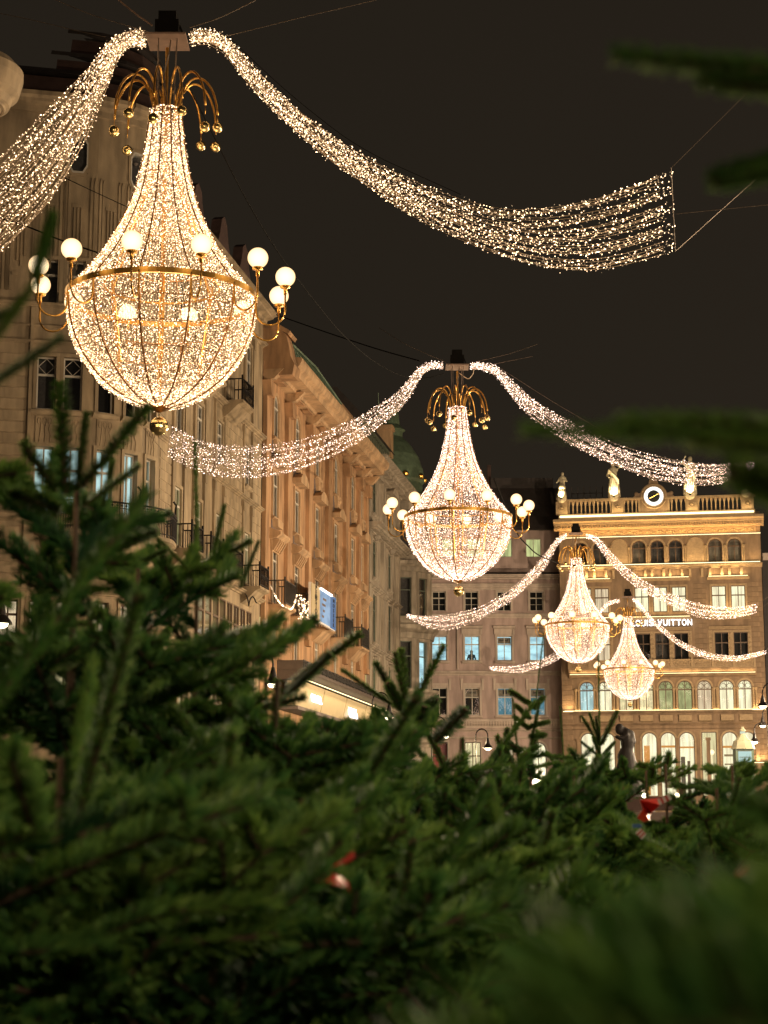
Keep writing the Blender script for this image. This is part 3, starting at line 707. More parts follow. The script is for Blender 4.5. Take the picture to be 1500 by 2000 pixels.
    for x in (xs[3:] if fc is A_ else [.55]):
        mb = MB().box(x - .33, x + .33, -.035, 0, zp0, zp1)
        for k in (-1, 0, 1):
            c = x + k * .19
            mb.tube([(c, -.045, zp0 + .08), (c + .03, -.05, zp0 + .35), (c - .05 * k, -.05, zp0 + .6), (c + .07, -.045, zp1 - .18)], .014, 4)
            mb.tube([(c + .07 * math.cos(a), -.045, zp1 - .2 + .12 * math.sin(a)) for a in [2 * PI * j / 8 for j in range(8)]], .013, 4, True)
        CB.part("stucco_panel", mb, FAm, fc)
# rusticated courses on the flat left part and the strip beside the bay
x45 = A_.x(40)
for z0_, z1_ in ((A_.z(20, 1150), A_.z(20, 1020)), (A_.z(20, 1010), A_.z(20, 680)),):
    blocks(CB, A_, 0.3, x45 - .05, z0_ + .15, z1_, 9.2, .42, FAm, name="stone_course")
CB.part("lesene", MB().box(x45, x45 + .12, -.12, 0, 2, A_.z(45, 600)), FAm, A_)
# stepped dark roof over the corner
def roof_ring(z0, z1, d0, d1, m, xs=0.0):
    mb = MB(); pts = [tuple(A_.w(xs, 0, 0)[:2])] + [(f.o[0], f.o[1]) for f in (B1, B2, B3, ST)]; pts.append(tuple(ST.w(.9, 0, 0)[:2])); n = len(pts)
    ins = lambda p, d: (p[0] + (-12 - p[0]) * d / 8, p[1] + (74 - p[1]) * d / 10)
    lo = [(*ins(p, d0), z0) for p in pts]; hi = [(*ins(p, d1), z1) for p in pts]; inv = CB.inv
    lo = [tuple(inv @ Vector(p)) for p in lo]; hi = [tuple(inv @ Vector(p)) for p in hi]
    mb.add(lo + hi, [(i, i + 1, n + i + 1, n + i) for i in range(n - 1)] + [tuple(range(n, 2 * n))]); return CB.part("roof", mb, m)
roof_ring(TOP + .6, TOP + 1.5, -.1, .3, M_ROOFR); roof_ring(TOP + 1.5, TOP + 1.75, -.15, 0.1, M_ROOF); xq = A_.x(62); roof_ring(TOP + 1.75, TOP + 2.5, .7, .9, M_ROOFR, xq); roof_ring(TOP + 2.5, TOP + 2.7, .5, .6, M_ROOF, xq - .15); roof_ring(TOP + 2.7, TOP + 3.6, 1.0, 1.4, M_ROOFR, xq + .5); roof_ring(TOP + 3.6, TOP + 3.8, .9, 1.0, M_ROOF, xq + .4); roof_ring(TOP + 3.8, TOP + 4.1, 1.6, 2.6, M_ROOF, xq + 1.0)
body = MB().box(0.3, 16.5, 1.4, 14, 0, 25.5).box(.3, 3, 1.4, 10, 25.5, TOP + .3)
CB.part("building_body", body, M_DARK)
# street side of the corner house
wx = [2.7, 5.7, 8.85, 13.8]
cw = []
for zz, hh, rm, kind_ in ((21.2, 2.3, None, 1), (17.0, 1.8, None, 1), (12.55, 2.25, M_ROOMG, 2), (9.5, 1.75, M_ROOMP, 3)):
    for i, x in enumerate(wx):
        if kind_ == 3: continue
        cw.append((x, zz, .95, hh, rm or rnd.choice([M_CURT, M_CURTG, M_ROOMG if i == 1 and zz < 20 else M_CURT, M_DARK])))
shop = [(6.5 + 1.15 * i, 9.45, 1.0, 1.9) for i in range(8)]
low = [(1.0 + 1.6 * i, 4.6, 1.35, 3.2) for i in range(9)]
CB.wall(0, 16.6, .2, 25.4, [hole(*q[:4]) for q in cw] + [hole(*q) for q in shop] + [hole(*q) for q in low], FAm)
for x, z, w_, h_, rm in cw: win(CB, x, z, w_, h_, rm, yf=.02, fr=M_FRW, trim=FAm, sur='flat', sill=True, room_d=.4)
for x, z, w_, h_ in shop: win(CB, x, z, w_, h_, M_ROOMV if x < 11 else M_ROOMP, yf=.01, fr=M_FRD, trim=M_FRD, sur=None, sill=False, tr=.55, nv=1 if x > 11 else 0)
for i, (x, z, w_, h_) in enumerate(low): win(CB, x, z, w_, h_, M_ROOMP if i % 3 else M_ROOMW, yf=.02, fr=M_FRD, trim=M_FRD, sur=None, sill=False, tr=.7, nv=1)
for z, h, d in ((11.9, .22, .3), (16.2, .18, .22), (19.6, .2, .3), (24.1, .2, .28), (8.6, .35, .5)): cornice(CB, None, .0, 16.5, z, h, d, FAm, "string_course")
cornice(CB, None, 0.6, 16.6, 25.3, .5, .7, FAm)
blocks(CB, None, 14.75, 16.4, 12.3, 16.1, 1.65, .4, FAm, name="stone_course"); blocks(CB, None, 14.75, 16.4, 16.5, 19.5, 1.65, .4, FAm, name="stone_course")
blocks(CB, None, 9.6, 12.9, 12.3, 16.1, 1.7, .4, FAm, name="stone_course"); blocks(CB, None, 9.6, 12.9, 16.5, 19.5, 1.7, .4, FAm, name="stone_course"); blocks(CB, None, 0.3, 2.0, 12.3, 16.1, 1.6, .4, FAm, name="stone_course")
for x in (1.9, 3.5, 4.9, 6.5, 8.05, 9.6, 13.0, 14.6):
    CB.part("lesene", MB().box(x - .1, x + .1, -.1, 0, 11.2 if 0 else 12.2, 16.15).box(x - .14, x + .14, -.14, 0, 15.7, 16.1), FAm); CB.part("lesene", MB().box(x - .08, x + .08, -.1, 0, 16.45, 24.0).box(x - .13, x + .13, -.15, 0, 23.5, 24.0), FAm)
    CB.part("stucco_drop", MB().box(x - .06, x + .06, -.06, 0, 24.4, 25.2).box(x + .16, x + .22, -.05, 0, 24.6, 25.2), FAm)
CB.part("roof", MB().profile([(0.1, 25.8), (1.2, 27.0), (6, 27.6), (6, 25.8)], 2.0, 16.4), M_ROOF)
for i, x in enumerate((5.2, 9.4, 13.2)):   # curved attic gables
    CB.part("attic_gable", MB().prism([(x - 1.2, 25.75), (x + 1.2, 25.75), (x + 1.1, 26.60), (x + .7, 27.20), (x + .45, 27.90), (x, 28.15), (x - .45, 27.90), (x - .7, 27.20), (x - 1.1, 26.60)], .05, .5), M_ROOFR)
def corbel_balcony(b, x, z, w_, d=.85, fac=None, mm=None, swirl=True, hgt=.95, iron=None):
    o = b.part("balcony", MB().profile([(0, z), (-d - .05, z), (-d - .05, z - .12), (-d * .8, z - .2), (-d * .5, z - .45), (-.12, z - .7), (0, z - .75)], x - w_ / 2, x + w_ / 2), mm or FAm, fac)
    link("railing", railing(x - w_ / 2 + .03, x + w_ / 2 - .03, z, z + hgt, -d, swirl=swirl).mesh("railing", iron or M_IRON), o)
for x, z, w_ in ((5.7, 12.3, 2.0), (8.9, 12.3, 2.0), (13.8, 12.3, 1.7), (2.7, 12.3, 1.6), (10.4, 19.9, 2.0), (5.7, 19.9, 1.8)): corbel_balcony(CB, x, z, w_)
for x in (7.0, 12.6): CB.part("iron_bracket", MB().tube([(x + .25 * math.sin(a) * (1 - a / 14), -.3 - .5 * (a / 9), 11.6 + .3 * math.cos(a) * (1 - a / 14)) for a in [i * .5 for i in range(20)]], .03, 5), M_IRON)
# curved balcony round the corner bay
zb = B2.z(236, 1046); pts = []
for f in (B1, B2, B3): pts.append(tuple((CB.inv @ f.w(.55, -1.05, 0))[:2]))
s0 = tuple((CB.inv @ A_.w(8.0, -.5, 0))[:2]); s1 = tuple((CB.inv @ ST.w(.9, -.6, 0))[:2]); pts = [tuple((CB.inv @ A_.w(7.6, -.0, 0))[:2]), s0, tuple((CB.inv @ A_.w(9.0, -1.0, 0))[:2])] + pts + [s1, tuple((CB.inv @ ST.w(1.2, 0, 0))[:2])]
cv = smooth_path([(a, b_, 0) for a, b_ in pts], 40); mb = MB(); n = len(cv)
ctr = np.array(tuple((CB.inv @ B2.w(.5, 2.5, 0)))[:2])
vs = []
for zz, sc in ((zb, 1.0), (zb - .14, 1.0), (zb - .2, .96), (zb - .75, .93), (zb - 1.1, .78)): vs += [(ctr[0] + (p[0] - ctr[0]) * sc, ctr[1] + (p[1] - ctr[1]) * sc, zz) for p in cv]
fs = [(k * n + i, k * n + i + 1, (k + 1) * n + i + 1, (k + 1) * n + i) for k in range(4) for i in range(n - 1)] + [tuple(range(n))]
mb.add(vs, fs); bo = CB.part("balcony", mb, FAm)
rl = MB(); rl.tube([(p[0], p[1], zb + 1.0) for p in cv], .035, 5).tube([(p[0], p[1], zb + .1) for p in cv], .02, 5).tube([(p[0], p[1], zb + .8) for p in cv], .015, 5)
cv2 = smooth_path([(a, b_, 0) for a, b_ in pts], 90)
for i, p in enumerate(cv2):
    rl.tube([(p[0], p[1], zb), (p[0], p[1], zb + 1.0)], .013, 4)
    if i % 2: rl.sphere((p[0], p[1], zb + .9), .045, 6, 4)
for q in (cv2[8], cv2[45], cv2[82]): rl.tube([(q[0], q[1], zb), (q[0], q[1], zb + 1.35), (q[0] + .1, q[1], zb + 1.55), (q[0] + .05, q[1] + .1, zb + 1.7)], .04, 5)
link("railing", rl.mesh("railing", M_IRON), bo)

# ------------------------------------------------------------------ 2. orange house with the pension sign
OR = Bld("orange_house", "tall orange facade with pilasters, deep bracketed eaves and a pension sign on its balcony", ST)
x0, x1 = 16.75, 44.2; ax = [19.4 + 4.95 * i for i in range(5)] + [44.2 - .0]
ax = [19.4, 24.25, 29.3, 34.5, 39.6]
EV = 23.6
hs = []
for i, x in enumerate(ax):
    hs += [(x, 20.4, 1.15, 2.1, True), (x, 16.5, 1.15, 2.2, False), (x, 12.35, 1.15, 2.9, False), (x, 9.85, 1.1, 1.75, False)]
ex = [42.6]
for x in ex: hs += [(x, 20.4, .9, 2.1, True), (x, 16.5, .9, 2.2, False), (x, 12.6, .9, 2.6, False)]
OR.wall(x0, x1, .2, EV, [hole(*h_) for h_ in hs] + [hole(17.2 + 1.55 * i + .7, 2.6, 1.35, 4.4) for i in range(17)], M_ORANGE)
for x, z, w_, h_, ar in hs:
    rm = rnd.choice([M_CURT, M_CURT, M_CURTG, M_DARK]) if z > 10 else rnd.choice([M_ROOMG, M_CURT, M_ROOMP])
    win(OR, x, z, w_, h_, rm, yf=.02, arch=ar, fr=M_FRW, trim=M_ORANGE2, sur='flat', sill=z > 13, room_d=.3, tr=.7)
for i in range(17): win(OR, 17.9 + 1.55 * i, 2.6, 1.35, 4.4, (M_ROOMV, M_ROOMP, M_ROOMW)[i % 3], yf=.02, fr=M_FRD, trim=M_FRD, sur=None, sill=False, tr=.75, nv=0)
px_ = [21.8, 26.8, 31.9, 37.05, 41.3]
for x in [17.1] + px_ + [43.85]:     # giant pilasters
    OR.part("pilaster", MB().box(x - .34, x + .34, -.2, 0, 11.3, 21.90).box(x - .4, x + .4, -.26, 0, 11.0, 11.3).prism([(x - .34, 21.902), (x + .34, 21.902), (x + .55, 22.6), (x - .55, 22.6)], -.42, 0), M_ORANGE)
    OR.part("eaves_bracket", MB().add([(x - .2, -.01, 22.63), (x + .2, -.01, 22.63), (x + .2, -.5, 22.75), (x - .2, -.5, 22.75), (x - .2, -.95, 23.20), (x + .2, -.95, 23.20), (x - .2, -.01, 23.20), (x + .2, -.01, 23.20)],
        [(0, 1, 2, 3), (3, 2, 5, 4), (4, 5, 7, 6), (0, 3, 4, 6), (1, 7, 5, 2)]).profile([(-.58 + .13 * math.cos(a), 22.98 + .13 * math.sin(a)) for a in [PI * j / 5 for j in range(10)]], x - .24, x + .24), M_ORANGE2)
for i, x in enumerate(ax + ex):
    wd = .62 if i < 5 else .5
    for zz in (15.55, 19.55):      # balcony-like aprons and grey panels between storeys
        OR.part("grey_panel", MB().box(x - .75, x + .75, -.03, 0, zz - .25, zz + .75), M_GREY)
    OR.part("window_hood", MB().profile([(0, 15.3), (-.35, 15.35), (-.55, 15.5), (-.55, 15.62), (0, 15.85)], x - 1.05, x + 1.05).prism([(x - .9, 15.3), (x + .9, 15.3), (x + .8, 14.75), (x - .8, 14.75)], -.08, 0), M_ORANGE2)
    for k in range(5):
        q = x - .72 + .36 * k; OR.part("hood_bracket", MB().profile([(-.08, 14.8), (-.16, 14.8), (-.42, 15.22), (-.42, 15.3), (-.08, 15.3)], q - .06, q + .06), M_ORANGE2)
    OR.part("window_hood", MB().prism([(x - .95, 18.95), (x + .95, 18.95), (x + .95, 19.2), (x + .5, 19.45), (x, 19.55), (x - .5, 19.45), (x - .95, 19.2)], -.45, 0), M_ORANGE2)
    OR.part("shield_ornament", MB().prism([(x - .5, 20.1), (x - .35, 19.55), (x, 19.2 + .5), (x + .35, 19.55), (x + .5, 20.1)], -.2, 0).sphere((x, -.2, 19.95), .14, 8, 6), M_ORANGE2)
    OR.part("apron", MB().prism([(x - .62, 16.3), (x + .62, 16.3), (x + .5, 15.95), (x - .5, 15.95)], -.3, 0).prism([(x - .62, 20.2), (x + .62, 20.2), (x + .5, 19.85), (x - .5, 19.85)], -.22, 0), M_ORANGE2)
for x in ax: corbel_balcony(OR, x, 12.15, 2.3, d=.8, mm=M_ORANGE2, swirl=False, hgt=1.15, iron=M_IRONBOX)
OR.part("eaves", MB().profile([(0, 23.1), (-.5, 23.16), (-.55, 23.3), (-1.15, 23.35), (-1.2, 23.6), (-1.4, 23.7), (-1.5, 23.92), (-1.5, 24.08), (0, 24.25)], x0 + 1.6, x1 - .1), M_ORANGE2)
for i in range(12):
    x = 19.2 + i * 2.1
    if all(abs(x - p) > .6 for p in px_): OR.part("eaves_coffer", MB().box(x - .6, x + .6, -.45, -.1, 23.02, 23.10), M_ORANGE)
# gable blocks and roof rail above the eaves
cap = [(.6, 22.9), (-1.35, 22.9), (-1.45, 23.4), (-1.25, 23.8), (-1.15, 24.4), (-1.0, 24.9), (-.6, 25.15), (0, 25.2), (.6, 25.1)]
OR.part("attic_tower", MB().profile(cap, 16.95, 18.3).profile([(-.9, 25.0), (-1.15, 24.85), (-1.25, 25.0), (-.75, 25.32), (0, 25.4), (.6, 25.3), (.6, 25.1), (0, 25.2)], 16.85, 18.4), M_ORANGE)
OR.part("attic_tower", MB().profile([(-.8, 24.2), (-.8, 25.0), (-.6, 25.4), (.2, 25.55), (1.8, 25.6), (1.8, 24.2)], 31.0, 36.4), M_ORANGE)
OR.part("attic_block", MB().box(19.6, 20.5, .2, 1.0, 24.2, 26.0), M_WHITE)
rl = MB(); rl.tube([(18.5, -1.0, 24.8), (24, -1.0, 25.1), (31, -1.0, 24.8)], .06, 5)
for i in range(56): x = 18.6 + i * .22; h_ = 24.75 + .35 * math.sin(PI * (x - 18.5) / 12.5); rl.box(x - .02, x + .02, -1.02, -.98, 24.2, h_)
for i in range(18): x = 18.9 + i * .68; rl.tube([(x + .22 * math.cos(a), -1.0, 24.5 + .18 * math.sin(a)) for a in [2 * PI * j / 8 for j in range(8)]], .03, 4, True)
OR.part("roof_railing", rl, M_COPPER)
OR.part("roof", MB().profile([(-.2, 24.2), (1.6, 25.3), (7, 26.4), (7, 24.2)], 18.4, 44), M_ROOF)
OR.part("building_body", MB().box(16.8, 44.2, 1.3, 14, 0, 23.9), M_DARK)
# shop level: patterned canopy band and lit fascia
for i in range(26):
    x = 20.2 + i * .92
    mb = MB().box(x, x + .9, -1.32, -1.28, 9.28, 9.31).box(x, x + .9, -1.32, -1.28, 9.66, 9.70).box(x, x + .03, -1.32, -1.28, 9.31, 9.66)
    for k in range(2): c = x + .25 + .42 * k; mb.tube([(c + .15 * math.cos(a), -1.3, 9.49 + .13 * math.sin(a)) for a in [2 * PI * j / 8 for j in range(8)]], .025, 4, True)
    OR.part("canopy_panel", mb, M_IRONBOX)
OR.part("canopy", MB().box(20.2, 44, -1.27, 0, 9.25, 9.68).profile([(0, 9.24), (-1.5, 9.24), (-1.5, 9.1), (-1.2, 8.9), (0, 8.75)], 20.2, 44), mat("brown_canopy", (.10, .075, .06), .6, var=.15))
FASC = mat("beige_fascia", (.50, .40, .24), .5, var=.06, scale=2)
for i in range(4):
    x = 20.3 + i * 6.0; OR.part("shop_fascia", MB().profile([(-.9, 7.55), (-1.15, 8.72), (-.5, 8.72), (-.5, 7.55)], x, x + 5.85), FASC)
OR.part("fascia_edge", MB().box(20.2, 44, -1.05, -.1, 7.35, 7.52), M_GREY)
# lit shop signs: the readable one, and one too blurred to read
def sign_on(b, me, x, y, z, name="shop_sign"): return link(name, me, b.t, loc=(x, y, z), rot=(R(-12), 0, 0))
tm = letters("TOD'S", .95, M_SIGNW, "shop_sign", .04, .95)
sign_on(OR, tm, 34.2, -1.14, 7.75)
mb = MB()
for i in range(9):
    if i != 4: mb.box(i * .27, i * .27 + .19, -.05, 0, 0, .55)
sign_on(OR, mb.mesh("shop_sign", M_SIGNW), 23.2, -1.10, 7.9)
light_strip(OR, None, 20.4, 44, 8.74, -1.4, 600, (1, .8, .5), 30, .02, down=True)
# hanging pension sign
PS = Fac(*tuple(ST.w(28.5, -1.0, 0))[:2], 80.4)
ps = thing("pension_sign", "lit pension sign board fixed to the third balcony of the orange facade", "sign", tuple(ST.w(ST.x(604, -1.1), -1.05, 12.0)), R(80.4)); ps.scale = (1.95, 1, 1)
part("sign_board", MB().box(0, 3.2, -.12, 0, -.05, 1.75), M_WHITEP, ps)
part("side_panel", MB().box(0.02, 1.05, -.16, -.122, 0, 1.72), FASC, ps)
part("lit_panel", MB().box(1.08, 2.45, -.15, -.122, .05, 1.65), emis("blue_lit", (.50, .68, 1.0), .7, pattern=(1.2, 1, 1.4)), ps)
part("side_panel", MB().box(2.5, 3.18, -.16, -.122, 0, 1.70), emis("blue_dim", (.32, .48, .80), .45), ps)
part("lamp_tube", MB().box(1.0, 2.5, -.25, -.18, 1.62, 1.72), M_SIGNW, ps)
for i, c in enumerate("PENSION"):
    link("letter", letters(c, .34, M_INK, "letter", .01), ps, loc=(.54, -.175, 1.46 - i * .232))
for i, c in enumerate("NOSSEK"):
    link("letter", letters(c, .28, M_INK, "letter", .01), ps, loc=(2.85, -.175, 1.38 - i * .255))
for i in range(4): part("print_block", MB().box(1.35 + .12 * (i % 2), 1.6 + .1 * i, -.156, -.1505, .3 + .3 * i, .42 + .3 * i), M_GREY, ps)
# fairy lights on the balconies
fl = []
cat = lambda a, b_, sag, n: [(a[0] + (b_[0] - a[0]) * t, -.9, a[1] + (b_[1] - a[1]) * t - sag * math.sin(PI * t)) for t in np.linspace(0, 1, n)]
fx_ = lambda px, py: ST.loc(px, py, -.9)
fl += cat(fx_(528, 1143), fx_(563, 1188), .25, 34) + cat(fx_(563, 1188), fx_(580, 1162), .3, 34) + cat(fx_(606, 1205), fx_(626, 1166), .35, 34)
c0, c1 = fx_(582, 1165), fx_(606, 1206)
fl += [(c0[0] + (c1[0] - c0[0]) * rnd.random(), -.88 - .08 * rnd.random(), c0[1] + 0.15 - 1.25 * rnd.random()) for _ in range(130)]
ft = thing("balcony_fairy_lights", "warm fairy lights draped over the first balconies of the orange facade", "fairy lights", tuple(ST.w(0, 0, 0)), R(80.4))
V, F = bulbs(np.array(fl), .034, .045); o = link("bulbs", fast_mesh("balcony_bulbs", V, F, [M_BULB]), ft); o['kind'] = 'stuff'
V, F = strings([np.array(q) for q in (fl[:34], fl[34:68], fl[68:102])], .012); link("light_wire", fast_mesh("balcony_wire", V, F, [M_WIRE]), ft)

# ------------------------------------------------------------------ 3. pale stone house with the round bay and green dome
WH = Bld("bay_house", "pale stone house with a rounded corner bay, glazed attic and green domed turret", ST)
bx = [47.1, 53.0]
hs = []
for x in bx:
    hs += [(x, 21.5, 1.5, 2.1), (x, 17.4, 1.4, 2.3), (x, 13.3, 1.35, 2.95), (x, 9.9, 1.3, 2.3)]
WH.wall(44.35, 57.0, .2, 24.2, [hole(*h_) for h_ in hs] + [hole(45.5 + 2.2 * i, 1.5, 1.7, 5.5) for i in range(5)], M_WHITE)
for i, (x, z, w_, h_) in enumerate(hs): win(WH, x, z, w_, h_, M_ROOMG if z < 10 else (M_CURTG if i % 2 else M_DARK), yf=.03, fr=M_FRG, trim=M_WHITE, sur='flat', sill=True, room_d=.35)
for i in range(5): win(WH, 45.5 + 2.2 * i, 1.5, 1.7, 5.5, M_ROOMV if i % 2 else M_ROOMP, yf=.03, fr=M_FRD, trim=M_FRD, sur=None, sill=False, nv=1)
for z, h_, d in ((20.0, .55, 1.0), (16.5, .25, .3), (12.6, .3, .35), (9.1, .3, .45), (7.4, .4, .6)): cornice(WH, None, 44.4, 57, z, h_, d, M_WHITE, "string_course", teeth=.5 if z > 19 else 0)
cornice(WH, None, 44.4, 57.2, 24.0, .8, 1.3, M_WHITE, teeth=.55)
for x in (44.9, 50.0, 56.2): WH.part("pilaster", MB().box(x - .3, x + .3, -.2, 0, 9.4, 24.0), M_WHITE)
for x in bx:
    WH.part("arched_hood", MB().prism([(x + 1.25 * math.cos(a), 23.65 + .5 * math.sin(a)) for a in [PI * j / 10 for j in range(11)]], -.5, 0), M_WHITE)
    WH.part("cartouche", MB().sphere((x, -.15, 19.3 + .9 - .2), .3, 8, 6).sphere((x, -.1, 12.2), .25, 8, 6), M_WHITE)
# rounded bay: cylinder segment with windows
BR = 2.6; bc = (59.4, .6)
def bayf(a): return Fac(*tuple(ST.w(bc[0] + BR * math.cos(R(a)), bc[1] + BR * math.sin(R(a)), 0))[:2], 80.4)
angs = [188, 222, 256, 290, 324, 358]
for i in range(5):
    a0, a1 = R(angs[i]), R(angs[i + 1]); p0 = ST.w(bc[0] + BR * math.cos(a0), bc[1] + BR * math.sin(a0), 0); p1 = ST.w(bc[0] + BR * math.cos(a1), bc[1] + BR * math.sin(a1), 0)
    L = (p1 - p0).length; f = Fac(p0.x, p0.y, math.degrees(math.atan2(p1.y - p0.y, p1.x - p0.x)))
    hh = [(L / 2, z, .85, h_) for z, h_ in ((20.5, 2.4), (16.1, 2.7), (11.2, 3.2), (7.9, 2.0))]
    WH.wall(0, L, .2, 23.6, [hole(*h_) for h_ in hh], M_WHITE, f)
    for x, z, w_, h_ in hh: win(WH, x, z, w_, h_, M_ROOMC if z == 11.2 and i in (1,) else (M_ROOMG if z < 8 else M_CURTG), fac=f, fr=M_FRG, trim=M_WHITE, sur=None, sill=False, room_d=.25, nv=0)
def bayring(name, z, h_, r0, m):
    prof = [(r0 - .02, z), (r0 + .12, z), (r0 + .2, z + h_ * .4), (r0 + .45, z + h_ * .7), (r0 + .5, z + h_), (r0 - .3, z + h_)]
    return WH.part(name, MB().lathe(prof, bc[0], bc[1], 28), m, smooth=False)
for z, h_ in ((23.5, 1.1), (19.2, .7), (14.6, .9), (10.6, .5), (7.2, .5)): bayring("bay_cornice", z, h_, BR - .05, M_WHITE)
gl_ = MB()
for i in range(14): x = 45 + i * .85; gl_.box(x, x + .08, -.1, 0, 24.8, 27.2)
gl_.box(44.8, 57.2, -.12, -.02, 27.1, 27.3)
WH.part("glazed_attic", gl_, M_FRG, loc=(0, .5, 0)); WH.part("attic_wall", MB().box(44.8, 57.0, .62, 3, 24.8, 27.2), mat("attic_green", (.16, .15, .10), .5, var=.3, scale=2))
WH.part("roof", MB().profile([(.2, 27.3), (2, 29.3), (8, 29.6), (8, 27.3)], 44.8, 57), M_ROOF); WH.part("chimney", MB().box(55.6, 56.6, .3, 1.3, 27, 28.9).box(55.5, 56.7, .2, 1.4, 28.9, 29.2), M_ORANGE2)
DM = mat("dome_copper", (.12, .17, .11), .45, metal=.1, var=.3, scale=3)
WH.part("dome", MB().lathe([(2.3, 24.6), (2.3, 25.6), (2.45, 25.8), (2.35, 26.6), (2.0, 27.6), (1.4, 28.5), (.9, 29.0), (.9, 29.4), (1.1, 29.5), (.7, 29.9), (.6, 31.0), (.85, 31.1), (.2, 31.5)], bc[0] - .6, bc[1] + .3, 24), DM, smooth=False)
mb = MB()
for i in range(10): a = 2 * PI * i / 10; mb.sphere((bc[0] - .6 + 2.42 * math.cos(a), bc[1] + .3 + 2.42 * math.sin(a), 26.0), .22, 8, 6)
WH.part("gilt_ornament", mb, M_GOLD)
WH.part("building_body", MB().box(44.4, 57, 1.2, 14, 0, 27), M_DARK)

# ------------------------------------------------------------------ 4. pink house closing the square
E_ = Fac(0, 132, 0)
PK = Bld("pink_house", "plain pinkish house with office windows lit cold blue closing the end of the square", E_)
exs = [E_.x(x) for x in (806, 857.5, 921, 984.5, 1048)]
hs = [(x, 17.66, 1.0, 1.45, 'flat', 0) for x in exs] + [(x, 13.98, 1.1, 1.8, 'ped', 1) for x in exs] + [(x, 9.96, 1.1, 2.0, 'shelf', 2) for x in exs]
gr = [(x, 3.0, 1.15, 5.0) for x in exs]
PK.wall(E_.x(760), E_.x(1098), .2, 20.0, [hole(*h_[:4]) for h_ in hs] + [hole(*g_, True) if i == 4 else hole(*g_) for i, g_ in enumerate(gr)], M_PINK)
rooms3 = [M_ROOMC, M_ROOMC, M_ROOMC, M_ROOMC, M_ROOMC]
for i, (x, z, w_, h_, sr, k) in enumerate(hs):
    j = i % 5
    rm = M_DARK if k == 0 else (M_ROOMC if k == 1 else (M_DARK, M_DARK, M_DARK, M_ROOMD, M_ROOMD)[j])
    o = win(PK, x, z, w_, h_, rm, sur=sr, sill=k > 0, nv=1, tr=.66, room_d=1.2 if k == 1 else .5, muntin=1 if k == 0 else 0)
    if k == 2 and j in (2, 3, 4) or (k == 1 and j == 3):   # paper signs in the top lights
        s_ = MB().box(-.48, .48, .235, .245, h_ * .70, h_ * .94).mesh("window_sign", M_CURT); link("window_sign", s_, o)
        if j == 3 and k == 2: link("print", MB().box(-.16, .16, .228, .234, h_ * .78, h_ * .93).mesh("print", M_INK), o)
        else:
            tx = MB()
            for q in range(7): tx.box(-.34 + q * .09, -.28 + q * .09, .228, .234, h_ * .80, h_ * (.86 if q % 3 else .88))
            link("print", tx.mesh("print", M_INK), o)
for i, (x, z, w_, h_) in enumerate(gr): win(PK, x, z, w_, h_, (M_ROOMP, M_RED, M_ROOMW, M_ROOMP, M_ROOMV)[i], arch=i == 4, sur='flat', sill=False, fr=M_FRD, nv=1, tr=.8)
xa, xb = E_.x(760), E_.x(1098)
for z, h_, d, mm in ((20.0, .35, .5, M_PINK2), (19.2, .5, .25, M_PINK2), (17.1, .35, .25, M_PINK2), (12.85, .35, .35, M_PINK2), (9.0, .7, .2, M_PINK2), (8.75, .2, .3, M_PINK2), (8.2, .18, .2, M_PINK2)): cornice(PK, None, xa, xb, z, h_, d, mm, "string_course")
for k in range(60): PK.part("apron_rib", MB().box(0, .08, -.26, -.2, 0, .35), M_PINK2, loc=(xa + 4.0 + k * .2, 0, 9.15)) if k < 42 else None
# set-back top storey
at = [E_.x(989), E_.x(1046.5), E_.x(880), E_.x(930)]
PK.wall(xa, xb, 20.5, 23.9, [hole(x, 21.88, 1.15, 1.4) for x in at], M_PINK, fac=Fac(0, 133.2, 0), name="attic_wall")
for x in at: win(PK, x, 21.88, 1.15, 1.4, M_ROOMG, fac=Fac(0, 133.2, 0), sur=None, sill=False, nv=1, tr=0)
PK.part("terrace_roof", MB().profile([(-.3, 20.36), (1.3, 20.75), (1.3, 20.3), (-.3, 20.3)], xa, xb), M_ROOF)
PK.part("roof", MB().profile([(.8, 23.92), (2.6, 27.4), (10, 27.8), (10, 23.9)], xa, xb + .5), M_ROOF); PK.part("roof_ridge", MB().box(E_.x(965), E_.x(1091), 2.6, 3.4, 27.3, 28.2), M_ROOF)
for px in (822, 963): PK.part("chimney", MB().box(E_.x(px) - .14, E_.x(px) + .14, 3, 3.4, 27, 29.3), M_ROOFR)
PK.part("building_body", MB().box(xa, xb, 2.4, 14, 0, 23.8), M_DARK)
PK.part("drain_pipe", MB().tube([(E_.x(893) , -.12, 17), (E_.x(893), -.12, 13.3)], .06, 6), M_PINK2)

